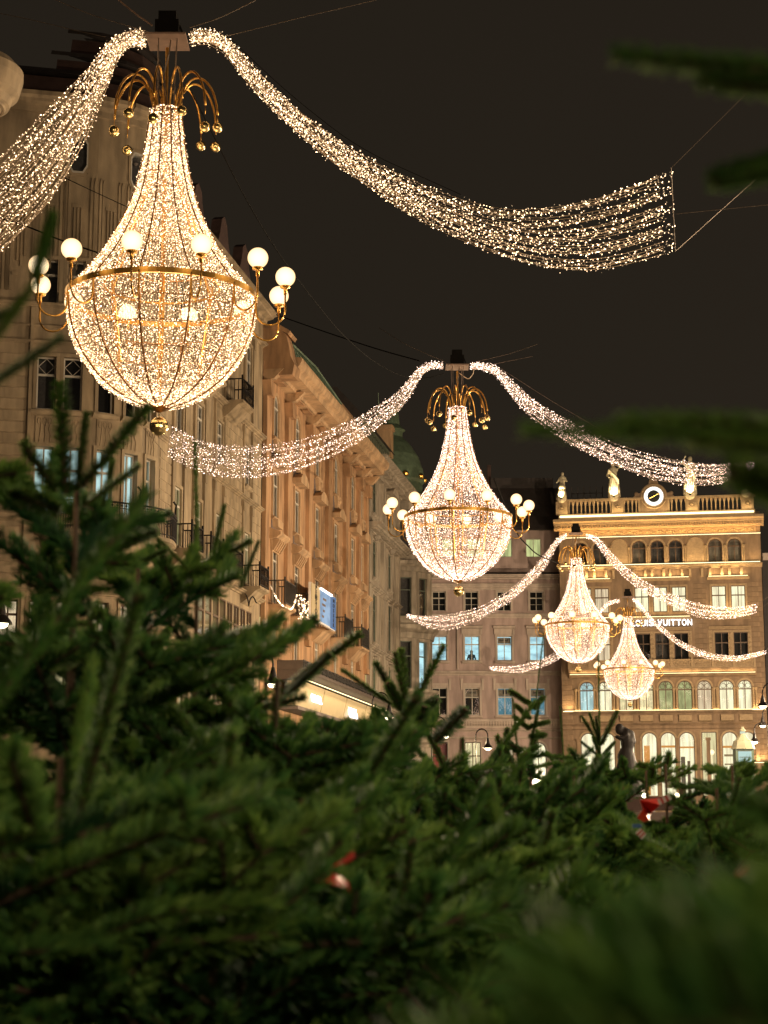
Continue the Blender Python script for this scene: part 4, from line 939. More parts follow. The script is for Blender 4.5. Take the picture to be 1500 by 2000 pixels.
# ------------------------------------------------------------------ 5. sandstone palace with the clock
LVF = Fac(19.45, 128, -9.6)
LV = Bld("sandstone_palace", "floodlit sandstone palace with a roof balustrade and clock and rows of arched windows", LVF)
def lx(px): return LVF.x(px)
M_ORINT = emis('orange_interior', (1.0, .42, .10), .8)
xl, xr = -6.76, 7.62
A1 = [lx(p) for p in (1136, 1174, 1251, 1287, 1323, 1401, 1439)]; A1b = [lx(1212), lx(1362)]
Bw = [lx(p) for p in (1142, 1176, 1254, 1290, 1327, 1405, 1443)]
Cw = [lx(p) for p in (1143, 1178, 1255, 1292, 1329, 1408, 1445)]
Dw = [lx(p) for p in (1143, 1178, 1219, 1258, 1296, 1333, 1371, 1414, 1450)]
Gw = [lx(p) for p in (1144, 1181, 1219, 1262, 1298, 1334, 1417, 1452)]
hs = [(x, 20.5, .98, 1.8, True) for x in A1] + [(x, 17.1, 1.0, 1.8, False) for x in Bw] + [(x, 13.6, 1.0, 1.95, False) for x in Cw] + [(x, 10.05, 1.02, 2.1, True) for x in Dw] + [(x, 4.0, 1.08, 4.5, True) for x in Gw] + [(lx(1377), 4.0, 1.05, 4.5, False)]
LV.wall(xl, xr, .2, 24.2, [hole(*h_) for h_ in hs], M_LV)
for i, (x, z, w_, h_, ar) in enumerate(hs):
    if z > 20: rm = (M_DARK, M_CURTG, M_CURT, M_CURTG, M_CURTG, M_CURT, M_CURT)[i]
    elif z > 17: rm = M_ROOMV if i - 7 != 1 else M_ROOMP
    elif z > 13: rm = (M_CURT, M_ROOMP, M_DARK, M_CURTG, M_DARK, M_DARK, M_DARK)[i - 14]
    elif z > 10: rm = (M_ROOMB, M_ROOMV, M_ROOMW, M_ROOMW, M_ROOMY, M_ROOMY, M_ROOMP, M_ROOMV, M_ROOMV)[i - 21]
    else: rm = M_ROOMV if i != len(hs) - 1 else M_ROOMW
    g_ = z < 5
    win(LV, x, z, w_, h_, rm, arch=ar, sur='flat', sill=False, nv=0 if g_ else 1, tr=0 if g_ else (.70 if ar else .62), fr=M_FRD, trim=M_LV2, room_d=.9 if g_ else .5)
    if z > 10 and z < 11:
        f = MB(); zc = h_ - .51; [f.tube([(q * .18 + .17 * math.cos(a), .19, zc + .12 + .17 * math.sin(a)) for a in [2 * PI * j / 10 for j in range(10)]], .016, 4, True) for q in (-1.2, 1.2)]; f.tube([(.15 * math.cos(a), .19, zc + .31 + .13 * math.sin(a)) for a in [2 * PI * j / 10 for j in range(10)]], .016, 4, True)
        LV.part("window_tracery", f, M_FRD, loc=(x, 0, z))
for gx, items in ((Gw[3], [(-.42, .0, 0, 3.5, M_ORINT), (.0, .5, 1.2, 1.5, M_CURTG)]), (Gw[4], [(-.5, .5, 3.35, 3.5, M_ORINT), (-.2, .2, .5, 1.8, M_CURT)]), (Gw[5], [(-.45, -.15, 0, 2.7, M_CURTG), (.0, .2, 0, 2.4, M_FRD), (-.5, .5, 3.3, 3.42, M_ORINT)]), (Gw[6], [(-.5, .5, 3.3, 3.45, M_ORINT), (-.4, .5, 2.7, 2.85, M_CURT), (-.4, .5, 2.1, 2.2, M_CURT)]), (Gw[7], [(-.5, .5, 3.3, 3.45, M_ORINT), (-.4, .5, 2.7, 2.85, M_CURT)])):
    for a, b_, c, d, mm in items: LV.part("interior_furnishing", MB().box(gx + a, gx + b_, .7, .8, 4.1 + c, 4.1 + d), mm)
LV.part("interior_lamp", MB().sphere((lx(1382), .7, 7.1), .2, 12, 8).tube([(lx(1382), .7, 4.1), (lx(1382), .7, 7.0)], .02, 5), M_GLOBE)
for x in A1b:   # blind arches
    n = 12; LV.part("blind_arch", MB().prism([(x + .58 * math.cos(PI * i / n), 21.8 + .58 * math.sin(PI * i / n)) for i in range(n + 1)] + [(x - .58, 20.5), (x + .58, 20.5)], -.05, 0), M_LV2)
    mb = MB().tube([(x + .62, -.05, 20.5)] + [(x + .62 * math.cos(PI * i / n), -.05, 21.8 + .62 * math.sin(PI * i / n)) for i in range(n + 1)] + [(x - .62, -.05, 20.5)], .05, 5); LV.part("arch_moulding", mb, M_LV2)
colm = MB().lathe([(.10, 0), (.10, .1), (.07, .14), (.065, 1.1), (.07, 1.14), (.12, 1.26), (.13, 1.34)], 0, -.10, 10).mesh("half_column", M_LV2, True)
colt = MB().lathe([(.11, 0), (.11, .1), (.08, .14), (.07, 1.35), (.08, 1.4), (.13, 1.5), (.14, 1.6)], 0, -.12, 10).mesh("half_column", M_LV2, True)
def mids(a): return [(a[i] + a[i + 1]) / 2 for i in range(len(a) - 1)]
allA = sorted(A1 + A1b)
for x in [allA[0] - .65] + mids(allA) + [allA[-1] + .65]: LV.part("half_column", colm, None, loc=(x, 0, 20.5)); 
for x in [Dw[0] - .66] + mids(Dw) + [Dw[-1] + .66]:
    for d in (-.1, .1): LV.part("half_column", colt, None, loc=(x + d, 0, 10.05))
for x in [Gw[0] - .66] + mids(Gw) + [Gw[-1] + .66]:
    LV.part("ground_pilaster", MB().box(x - .13, x + .13, -.14, 0, 1, 7.9).box(x - .18, x + .18, -.19, 0, 7.9, 8.1), M_LV)
# consoles below the top arches, window groups
for x in allA:
    LV.part("console", MB().profile([(0, 19.55), (-.12, 19.6), (-.22, 19.8), (-.32, 20.15), (0, 20.15)], x - .42 - .09, x - .42 + .09), M_LV2); LV.part("console", MB().profile([(0, 19.55), (-.12, 19.6), (-.22, 19.8), (-.32, 20.15), (0, 20.15)], x + .42 - .09, x + .42 + .09), M_LV2)
cornice(LV, None, xl - .05, xr + .05, 20.18, .3, .42, M_LV2, "string_course")
for a, b_ in ((1123, 1196), (1233, 1350), (1383, 1466)):
    cornice(LV, None, lx(a), lx(b_), 19.32, .2, .28, M_LV2, "window_ledge"); cornice(LV, None, lx(a), lx(b_), 16.45, .22, .32, M_LV2, "window_ledge")
    x0_, x1_ = lx(a), lx(b_)
    for z in (15.75,): cornice(LV, None, x0_, x1_, z, .22, .22, M_LV2, "window_ledge")
    n = 3 if a == 1233 else 2
    for k in range(n + 1):
        xx = x0_ + .12 + (x1_ - x0_ - .24) * k / n; mb = MB().box(xx - .13, xx + .13, -.08, 0, 13.5, 15.7)
        for q in range(6): mb.sphere((xx, -.09, 13.75 + .34 * q), .075, 7, 5)
        LV.part("carved_pilaster", mb, M_LV2)
# balcony band with ring tracery
pan = MB().box(0, 1.38, -.02, 0, 0, .62).box(0, 1.38, -.06, -.02, .56, .62).box(0, 1.38, -.06, -.02, 0, .06)
for k in range(5):
    c = .16 + .265 * k; pan.tube([(c + .10 * math.cos(a), -.04, .40 + .10 * math.sin(a)) for a in [2 * PI * j / 8 for j in range(8)]], .022, 4, True).tube([(c + .13 + .10 * math.cos(a), -.04, .2 + .10 * math.sin(a)) for a in [2 * PI * j / 8 for j in range(8)]], .022, 4, True)
panm = pan.mesh("balcony_panel", M_LV2)
for k in range(9): LV.part("balcony_panel", panm, None, loc=(-6.1 + k * 1.45, -.62, 13.0))
LV.part("balcony_slab", MB().box(-6.2, 7.0, -.75, 0, 12.72, 12.98).profile([(0, 12.4), (-.2, 12.45), (-.5, 12.7), (0, 12.72)], -6.2, 7.0), M_LV)
for k in range(10): LV.part("balcony_post", MB().box(-.07, .07, -.72, -.58, 12.98, 13.68), M_LV2, loc=(-6.17 + k * 1.45, 0, 0))
cornice(LV, None, xl, xr, 9.75, .28, .3, M_LV, "string_course"); cornice(LV, None, xl, xr, 8.95, .24, .34, M_LV, "string_course"); cornice(LV, None, xl, xr, 8.7, .1, .12, M_LV, "string_course")
for k in range(9): LV.part("scalloped_apron", MB().profile([(0, 9.2), (-.2, 9.3), (-.26, 9.7), (0, 9.72)], Dw[k] - .45, Dw[k] + .45), M_LV2)
# main cornice, frieze, dentils
cornice(LV, None, xl - .35, xr + .25, 23.15, .75, 1.0, M_LV2, "main_cornice", teeth=.2)
fz = MB().box(xl + .2, xr - .3, -.06, 0, 22.72, 23.12)
for k in range(88):
    x = xl + .35 + k * .155; z = 22.9 + .07 * math.sin(k * 1.3); fz.sphere((x, -.07, z), .06 + .03 * (k % 3 == 0), 6, 4)
    if k % 3 == 0: fz.tube([(x + .1 * math.cos(a), -.07, 22.92 + .1 * math.sin(a)) for a in [PI * j / 4 for j in range(8)]], .02, 4, True)
LV.part("carved_frieze", fz, M_LV2)
# coursed blocks on the plain wall ends and between window groups
blocks(LV, None, xl + .02, xl + .85, 1.5, 12.3, .75, .36, M_LV); blocks(LV, None, xr - 1.05, xr - .02, 1.5, 19.2, .8, .36, M_LV)
blocks(LV, None, lx(1355), lx(1380), 13.7, 19.2, .6, .36, M_LV); blocks(LV, None, xl + .02, xl + .75, 13.9, 19.2, .7, .36, M_LV)
# balustrade, pedestals, clock
zb0, zb1 = 24.35, 25.45
LV.part("balustrade_base", MB().box(xl, xr - .3, -.25, .6, 24.0, zb0), M_LV2); LV.part("balustrade_rail", MB().box(xl - .05, lx(1262), -.22, .2, zb1 - .14, zb1).box(lx(1304), xr - .25, -.22, .2, zb1 - .14, zb1), M_LV2)
ped = [lx(1101), lx(1211), lx(1358), lx(1468)]
for x in ped:
    o = LV.part("balustrade_pedestal", MB().box(x - .42, x + .42, -.2, .25, zb0, zb1 - .142), M_LV2); link("roundel", MB().tube([(x + .2 * math.cos(a), -.22, 24.85 + .2 * math.sin(a)) for a in [2 * PI * j / 14 for j in range(14)]], .045, 5, True).sphere((x, -.2, 24.85), .13, 8, 6).mesh("roundel", M_LV2), o)
balm = MB().lathe([(.055, 0), (.07, .08), (.05, .16), (.045, .55), (.06, .68), (.1, .8), (.11, .9), (.11, .955)], 0, 0, 8).mesh("baluster", M_LV2, True)
for a, b_, n in ((lx(1115), lx(1197), 11), (lx(1224), lx(1248), 4), (lx(1318), lx(1346), 4), (lx(1371), lx(1456), 11)):
    for k in range(n): LV.part("baluster", balm, None, loc=(a + (b_ - a) * k / (n - 1), 0, zb0))
LV.part("balustrade_wall", MB().box(lx(1252), lx(1266), -.1, .2, zb0, zb1).box(lx(1300), lx(1314), -.1, .2, zb0, zb1), M_LV2)
cx_, cz_ = lx(1283), LVF.z(1283, 970)
n = 24
ck = thing("facade_clock", "round clock with lit white ring and black face on the palace balustrade", "clock", tuple(LVF.w(cx_, -.2, cz_)), R(-9.6))
def disc(r, y0, y1, n=28): return MB().prism([(r * math.cos(2 * PI * i / n), r * math.sin(2 * PI * i / n)) for i in range(n)], y0, y1)
LV.part("clock_gable", MB().prism([(cx_ + .98 * math.cos(PI * i / 16), cz_ + .98 * math.sin(PI * i / 16)) for i in range(17)] + [(cx_ - .98, zb0), (cx_ + .98, zb0)], -.15, .4).prism([(cx_ - 1.5, zb1), (cx_ + 1.5, zb1), (cx_ + 1.2, zb1 + .35), (cx_ + .9, zb1 + .3), (cx_ - .9, zb1 + .3), (cx_ - 1.2, zb1 + .35)], -.1, .3).sphere((cx_ - 1.25, 0, zb1 + .3), .16, 8, 6).sphere((cx_ + 1.25, 0, zb1 + .3), .16, 8, 6).prism([(cx_ - .35, cz_ + .95), (cx_ + .35, cz_ + .95), (cx_ + .28, cz_ + 1.25), (cx_, cz_ + 1.5), (cx_ - .28, cz_ + 1.25)], -.1, .3), M_LV)
part("bezel", MB().tube([(.87 * math.cos(2 * PI * i / 30), .04, .87 * math.sin(2 * PI * i / 30)) for i in range(30)], .07, 6, True).tube([(.74 * math.cos(2 * PI * i / 30), .0, .74 * math.sin(2 * PI * i / 30)) for i in range(30)], .04, 6, True), M_LV2, ck)
part("lit_ring", disc(.70, -.02, .04), emis("clock_white", (1, .98, .92), 1.5), ck); part("dial", disc(.44, -.05, -.021), M_INK, ck)
for nm, a, l_, wd in (("hour_hand", 62, .38, .03), ("minute_hand", 66, .62, .022), ("counterweight", 244, .34, .03)):
    a = R(90 - a); part(nm, MB().tube([(0, -.07, 0), (l_ * math.cos(a), -.07, l_ * math.sin(a))], [wd, wd * .5], 4), M_MIRROR, ck)
hm = MB().box(-.012, .012, -.028, -.021, .46, .68).mesh("hour_mark", M_INK)
for i in range(12): link("hour_mark", hm, ck, rot=(0, R(30 * i), 0))
for c_, z_ in (("XII", .22), ("VI", -.36)): link("numeral", letters(c_, .15, M_MIRROR, "numeral", .005), ck, loc=(0, -.06, z_))
# sign letters
sg = thing("shop_name_letters", "white lit shop name letters above the third storey windows of the palace", "sign", tuple(LVF.w(0, -.35, 0)), R(-9.6))
tx0, tx1 = lx(1230), lx(1352); zs = LVF.z(1290, 1223)
word = "LOUIS VUITTON"; cw_ = {'I': .42, ' ': .6}; ws = [cw_.get(c, 1.0) for c in word]; tot = sum(ws); x = tx0
for c, w_ in zip(word, ws):
    ww = (tx1 - tx0) * w_ / tot
    if c != ' ':
        me = letters(c, .62, M_SIGNW, "letter", .03); bb = [v.co.x for v in me.vertices]; wid = max(bb) - min(bb); sc = ww * .84 / wid if c != 'I' else .9
        me.transform(Matrix.Diagonal((sc, 1, 1, 1))); link("letter", me, sg, loc=(x + ww / 2, 0, zs))
    x += ww
part("letter_rail", MB().box(tx0, tx1, .05, .12, zs - .06, zs - .01), M_FRD, sg)
# floodlight strips along the ledges
LW = 1.9
light_strip(LV, None, xl + .1, xr - .4, 24.08, -.42, 75 * LW, (1, .72, .32), 14, .14)
light_strip(LV, None, xl - .2, xr, 22.55, -.45, 110 * LW, (1, .58, .18), 4, .03)
light_strip(LV, None, xl + .1, xr - .1, 20.5, -.40, 75 * LW, (1, .66, .28), 10, .04)
for a, b_ in ((1123, 1196), (1233, 1350), (1383, 1466)):
    light_strip(LV, None, lx(a) + .1, lx(b_) - .1, 19.54, -.28, 26 * LW, (1, .66, .28), 14, .03)
    light_strip(LV, None, lx(a) + .1, lx(b_) - .1, 16.70, -.32, 14 * LW if a != 1383 else 40 * LW, (1, .66, .28), 14, .03)
light_strip(LV, None, -6.1, 6.9, 12.6, -.80, 60 * LW, (1, .66, .28), 8, .03)
light_strip(LV, None, xl + .2, xr - .1, 10.04, -.24, 34 * LW, (1, .66, .30), 8, .03)
light_strip(LV, None, xl + .1, xl + .8, 10.0, -.35, 14 * LW, (1, .66, .30), 12, .04)
light_strip(LV, None, xr - 1.0, xr - .1, 10.0, -.35, 14 * LW, (1, .66, .30), 12, .04)
light_strip(LV, None, xr - 1.0, xr - .1, 6.3, -.35, 20 * LW, (1, .66, .30), 12, .04)
LV.part("building_body", MB().box(xl + .1, xr - .1, 1.35, 14, 0, 24.3), M_DARK)
rr_ = MB()
for a, b_, h_ in ((1116, 1178, 1.35), (1222, 1247, .5)):
    for z in (0, .45, .9):
        if z <= h_: rr_.box(lx(a), lx(b_), 3, 3.05, zb1 + .1 + z, zb1 + .15 + z)
    for k in range(6): x = lx(a) + (lx(b_) - lx(a)) * k / 5; rr_.box(x - .03, x + .03, 3, 3.06, zb1 - .3, zb1 + .15 + h_)
LV.part("roof_railing", rr_, M_ROOF)
# ------------------------------------------------------------------ houses just inside the left frame edge and beyond the right one
CN = Bld("round_cornice_house", "cream rounded cornice of a nearer house jutting in at the upper left edge", Fac(-12.4, 40, 84))
c0 = P(-60, 160, 42); lc = CN.inv @ c0
z0 = P(20, 214, 42).z
CN.part("cornice", MB().lathe([(.5, z0 - .15), (.75, z0 + .02), (1.0, z0 + .12), (1.06, z0 + .3), (1.22, z0 + .42), (1.32, z0 + .8), (1.32, z0 + 1.0), (1.1, z0 + 1.25)], lc.x, lc.y, 40), M_CREAM)
CN.part("wall", MB().lathe([(.5, .1), (.5, z0 - .1)], lc.x - .15, lc.y, 28), M_CREAM)
CN.part("stucco_band", MB().tube([(lc.x + .86 * math.cos(a), lc.y + .86 * math.sin(a), z0 + .08) for a in [2 * PI * i / 40 for i in range(40)]], .05, 6, True), M_CREAM)
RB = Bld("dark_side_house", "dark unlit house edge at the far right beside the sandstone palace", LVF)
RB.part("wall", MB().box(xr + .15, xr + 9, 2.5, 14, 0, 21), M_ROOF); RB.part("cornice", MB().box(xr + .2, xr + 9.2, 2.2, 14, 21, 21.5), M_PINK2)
# ------------------------------------------------------------------ figures
def limb(mb, pts, rs): mb.tube(pts, rs, 8); [mb.sphere(p, r, 8, 6) for p, r in zip(pts, rs)]; return mb
def draped(h, armL, armR, lean=0.0, seated=False):
    s = h / 1.8; mb = MB()
    prof = [(0, .30), (.12, .31), (.35, .27), (.7, .235), (.95, .21), (1.08, .175), (1.25, .20), (1.40, .20), (1.47, .13), (1.53, .065), (1.60, .06)]
    pts = [(lean * z * .25, (.22 if seated and z < .75 else 0) * -1, z) for z, r in prof]
    limb(mb, [tuple(c * s for c in p) for p in pts], [r * s * (1.15 if seated and z < .8 else 1) for z, r in prof])
    hx = lean * .43 * s
    mb.sphere((hx, -.02 * s, 1.68 * s), .105 * s, 12, 9, 1.25); mb.sphere((hx, -.12 * s, 1.67 * s), .025 * s, 6, 5); mb.sphere((hx, .06 * s, 1.73 * s), .105 * s, 10, 8)
    for sg_, arm in ((-1, armL), (1, armR)):
        limb(mb, [(sg_ * .19 * s + hx * .8, 0, 1.40 * s)] + [(sg_ * a * s + hx * .8, b_ * s, c * s) for a, b_, c in arm], [.075 * s, .058 * s, .045 * s])
    for i in range(16):     # cloth folds
        a = 2 * PI * i / 16 + .2; r0, r1 = .30 * s, .20 * s; mb.tube([(r0 * math.cos(a), r0 * math.sin(a), .02), ((r0 - .03) * math.cos(a + .1), (r0 - .03) * math.sin(a + .1), .45 * s), (r1 * math.cos(a + .35) + hx * .4, r1 * math.sin(a + .35), .98 * s)], [.035 * s, .032 * s, .012 * s], 5)
    mb.tube([(-.2 * s + hx, -.12 * s, 1.42 * s), (.05 * s + hx, -.22 * s, 1.15 * s), (.22 * s, -.16 * s, .85 * s), (.24 * s, -.1 * s, .5 * s)], [.05 * s, .06 * s, .06 * s, .03 * s], 6)
    return mb
dn1 = [(.30, -.05, 1.12), (.20, -.22, .98)]; up1 = [(.36, -.05, 1.55), (.20, -.08, 1.80)]; bent = [(.33, -.02, 1.14), (.38, -.24, 1.05)]; chest = [(.30, -.08, 1.16), (.06, -.24, 1.22)]
stat = [(1101, 924, 970, bent, chest, .2, True, "seated stone figure at the far left end of the palace balustrade"),
        (1205, 904, 967, dn1, up1, -.1, False, "standing draped stone statue with raised arm left of the roof clock"),
        (1355, 893, 961, up1, dn1, .1, False, "standing stone statue right of the roof clock, half hidden by the light curtain"),
        (1466, 912, 951, dn1, bent, .0, True, "small stone figure at the right end of the palace balustrade")]
for px, ya, yb, aL, aR, ln, st, lab in stat:
    h = LVF.z(px, ya) - 25.45 + .05; t = thing("roof_statue", lab, "statue", tuple(LVF.w(lx(px), 0, 25.45)), R(-9.6), "statues along the palace balustrade")
    me = remesh(draped(h - .12, aL, aR, ln, st), "statue_body", M_STATUE, .035, 2); link("statue_body", me, t, loc=(0, 0, .12))
    part("plinth", MB().box(-.38, .38, -.3, .3, 0, .16), M_LV2, t)
    fx = part("uplight", MB().box(-.08, .08, -.62, -.5, .0, .08), M_IRON, t); ld = bpy.data.lights.new("statue_uplight", 'SPOT'); ld.energy = 420; ld.color = (1, .80, .45); ld.spot_size = R(80); ld.shadow_soft_size = .05
    link("statue_uplight", ld, fx, M=Matrix.Translation((0, -.75, .12)) @ Matrix.Rotation(R(145), 4, 'X'))
# bronze fountain figure bending forward
b0 = P(1222, 1420, 50); hz = b0.z
ft = thing("fountain_statue", "dark bronze saint bending forward with hands held out, silhouetted before the palace arches", "statue", (P(1224, 1500, 50).x, 50, 0))
mb = MB(); base = hz - 2.15
sx = .0143
def q(px, py, y=0): return ((px - 1224) * sx, y, hz - (py - 1412) * sx)
limb(mb, [q(1229, 1560), q(1228, 1520), q(1227, 1480), q(1226, 1455), q(1227, 1440), q(1224, 1425)], [.42, .36, .24, .17, .20, .16])
limb(mb, [q(1224, 1425), q(1231, 1428), q(1236, 1440), q(1235, 1450)], [.17, .16, .11, .06])
mb.sphere(q(1212, 1416), .13, 12, 9, 1.2); mb.sphere(q(1207, 1420), .05, 8, 6); mb.tube([q(1222, 1420), q(1214, 1418)], [.12, .09], 8)
for y in (-.14, .14): limb(mb, [q(1224, 1428, y), q(1216, 1434, y), q(1207, 1431, y * 1.4)], [.09, .07, .04]); [mb.tube([q(1207, 1431, y * 1.4), q(1202, 1425 + 4 * k, y * 1.4 + .03 * k)], [.022, .012], 5) for k in (0, 1, 2)]
limb(mb, [q(1222, 1462), q(1216, 1470), q(1214, 1478)], [.18, .15, .08])
for i in range(9): a = -1.2 + i * .3; mb.tube([(math.sin(a) * .40, -.3 * math.cos(a), hz - 2.0), (math.sin(a) * .28, -.24 * math.cos(a), hz - 1.1), (math.sin(a) * .15, -.15 * math.cos(a), hz - .6)], [.05, .045, .02], 5)
link("statue_body", remesh(mb, "statue_body", M_BRONZE, .03, 2), ft)
part("pedestal", MB().lathe([(.9, 0), (.9, .3), (.7, .4), (.6, hz - 2.6), (.75, hz - 2.45), (.75, hz - 2.25), (.5, hz - 2.1)], 0, 0, 20), M_ROOFR, ft)
# copper rider group on the dome roof
rg = thing("rooftop_sculpture", "green copper sculpture group with raised staff on the roofline left of the second chandelier", "statue", tuple(ST.w(57.0, 1.5, 28.4)), R(80.4))
mb = draped(2.3, up1, bent, .3, True); limb(mb, [(-.9, 0, .2), (-.6, 0, .9), (0, 0, 1.0), (.7, 0, .8), (1.0, 0, .1)], [.2, .3, .35, .28, .14]); limb(mb, [(.7, 0, .8), (1.1, 0, 1.5), (1.4, 0, 1.4)], [.2, .16, .1])
link("statue_body", remesh(mb, "statue_body", DM, .05, 2), rg); part("staff", MB().tube([(.35, -.1, .9), (-.2, -.1, 3.4)], .04, 5), DM, rg)
part("plinth", MB().box(-.9, .9, -.5, .5, -1.4, .1), M_ORANGE2, rg)
# person behind the office window
wp = E_.w(exs[2] + .02, 1.0, 13.05)
pe = thing("person", "hooded person in dark clothes standing at the lit blue office window", "person", tuple(wp))
mb = MB(); limb(mb, [(-.1, 0, .05), (-.1, 0, .5), (-.09, 0, .9)], [.06, .07, .09]); limb(mb, [(.1, 0, .05), (.1, 0, .5), (.09, 0, .9)], [.06, .07, .09])
limb(mb, [(0, 0, .9), (0, 0, 1.15), (0, 0, 1.38)], [.17, .18, .17]); limb(mb, [(-.2, 0, 1.38), (-.30, -.03, 1.12), (-.22, -.2, .98)], [.08, .06, .045]); limb(mb, [(.2, 0, 1.38), (.30, -.03, 1.12), (.22, -.2, .98)], [.08, .06, .045])
for s_ in (-.22, .22):
    for k in range(5): mb.tube([(s_ + .014 * (k - 2), -.2, .98), (s_ + .018 * (k - 2), -.26 - .01 * (k == 2), .95)], [.012, .008], 4)
mb.tube([(0, 0, 1.42), (0, 0, 1.55)], .07, 8); mb.sphere((0, -.01, 1.60), .105, 12, 9, 1.25); mb.sphere((0, .03, 1.66), .12, 12, 8, 1.15)
link("body", remesh(mb, "body", mat("dark_coat", (.03, .04, .045), .8, var=.1), .02, 2), pe)
part("window_bench", MB().box(-.5, .5, -.5, .4, -.2, .02), M_CURTG, PK.t, loc=(exs[2], 1.0, 13.05))
# ------------------------------------------------------------------ street lamps
ROW_W = 12500
M_LAMP = emis("lamp_bulb", (1.0, .86, .55), 9.0)
def street_lamp(label, px, py, Y, side=-1, hoop=.30, W=1100, col=(1, .78, .45), at=None):
    p = at or P(px, py, Y); t = thing("street_lamp", label, "street lamp", (p.x, p.y, 0), 0, "gooseneck street lamps round the square")
    z = p.z; m = MB(); x = side * hoop * 2
    arc = [(x / 2 + x / 2 * math.cos(PI * (1 - i / 12)) * 1.0, 0, z + .55 + hoop * 1.1 * math.sin(PI * i / 12)) for i in range(13)]
    arc = [(x / 2 - x / 2 * math.cos(PI * i / 12), 0, z + .50 + hoop * 1.15 * math.sin(PI * i / 12)) for i in range(13)]
    m.tube([(0, 0, z + .28)] + arc + [(x, 0, z - .5), (x, 0, 1.2)], .028, 6); m.lathe([(.1, 0), (.1, .5), (.06, .7), (.05, 3.0)], x, 0, 10)
    part("pole", m, M_IRON, t)
    part("lamp_shade", MB().lathe([(.04, z + .42), (.07, z + .30), (.10, z + .16), (.20, z + .04), (.22, z - .01), (.20, z), (.1, z + .13), (.03, z + .3)], 0, 0, 14), M_IRON, t)
    part("lamp_bulb", MB().sphere((0, 0, z + .0), .14, 12, 8, .7), M_LAMP, t, smooth=True)
    ld = bpy.data.lights.new("lamp_light", 'POINT'); ld.energy = W; ld.color = col; ld.shadow_soft_size = .12; link("lamp_light", ld, t, loc=(0, 0, z - .12))
street_lamp("hooped street lamp before the ground floor of the pink house, under its second window axis", 953, 1461, 75, -1, .25)
street_lamp("street lamp partly hidden by fir tips left of the pink house centre", 870, 1438, 78, -1, .3)
street_lamp("street lamp glowing beside the pale bay house", 760, 1401, 60, -1, .28)
street_lamp("black shaded street lamp at the left end of the shop canopy", 533, 1336, 45, -1, .25, 50)
street_lamp("highest street lamp hanging in at the right frame edge by the palace corner", 1490, 1379, 70, 1, .35)
street_lamp("middle street lamp at the right, under the highest one", 1490, 1417, 82, 1, .3)
street_lamp("lowest street lamp at the right, beside the lantern roofed kiosk", 1474, 1449, 80, 1, .3)
street_lamp("street lamp at the left frame edge behind the dense fir", 2, 1218, 34, -1, .25, 40)
# added lamps carry the right row past the camera, unseen, lighting facades and firs
for i, (Yr, off) in enumerate(((-14, 9), (8, 9), (30, 9), (52, 9), (76, 9.5), (100, 10))):
    street_lamp("added tall street lamp lighting the facades from the right, number %s from the palace, outside the photograph" % ("six", "five", "four", "three", "two", "one")[i], 0, 0, 1, -1, .35  , ROW_W * (.35 if Yr < 20 else (1.5 if Yr < 50 else (1.9 if Yr < 70 else (3.0 if Yr < 90 else 2.6)))), (1, .76, .50), at=Vector(((off + .167 * Yr) / .986, Yr, 7.5)))
# advertising kiosk with lantern roof
p = P(1452, 1478, 72); s = 72 / 3500.
kt = thing("advert_kiosk", "green kiosk with lantern top and small lit screen before the palace's last ground arch", "kiosk", (p.x, p.y, 0))
part("kiosk_body", MB().box(-.36, .36, -.3, .3, 0, p.z + .34), mat("kiosk_green", (.03, .06, .035), .5, var=.15), kt)
part("kiosk_roof", MB().lathe([(.50, p.z + .3), (.46, p.z + .36), (.38, p.z + .62), (.30, p.z + .66), (.17, p.z + .8), (.10, p.z + .92), (.10, p.z + 1.0), (.12, p.z + 1.02), (.12, p.z + 1.05), (.02, p.z + 1.2)], 0, 0, 8), mat("kiosk_roof_metal", (.25, .23, .17), .5, var=.15), kt)
part("lantern_glass", MB().lathe([(.105, p.z + .90), (.105, p.z + 1.0)], 0, 0, 8), emis("kiosk_glow", (.8, .9, .7), .8), kt)
part("screen", MB().box(-.26, .26, -.33, -.302, p.z - .22, p.z + .20), emis("screen_glow", (.62, .85, .78), .85), kt)
pm = MB()
for i in range(9): pm.box(-.22 + i * .05, -.19 + i * .05, -.336, -.331, p.z - .05, p.z - .01)
part("screen_print", pm, M_INK, kt)

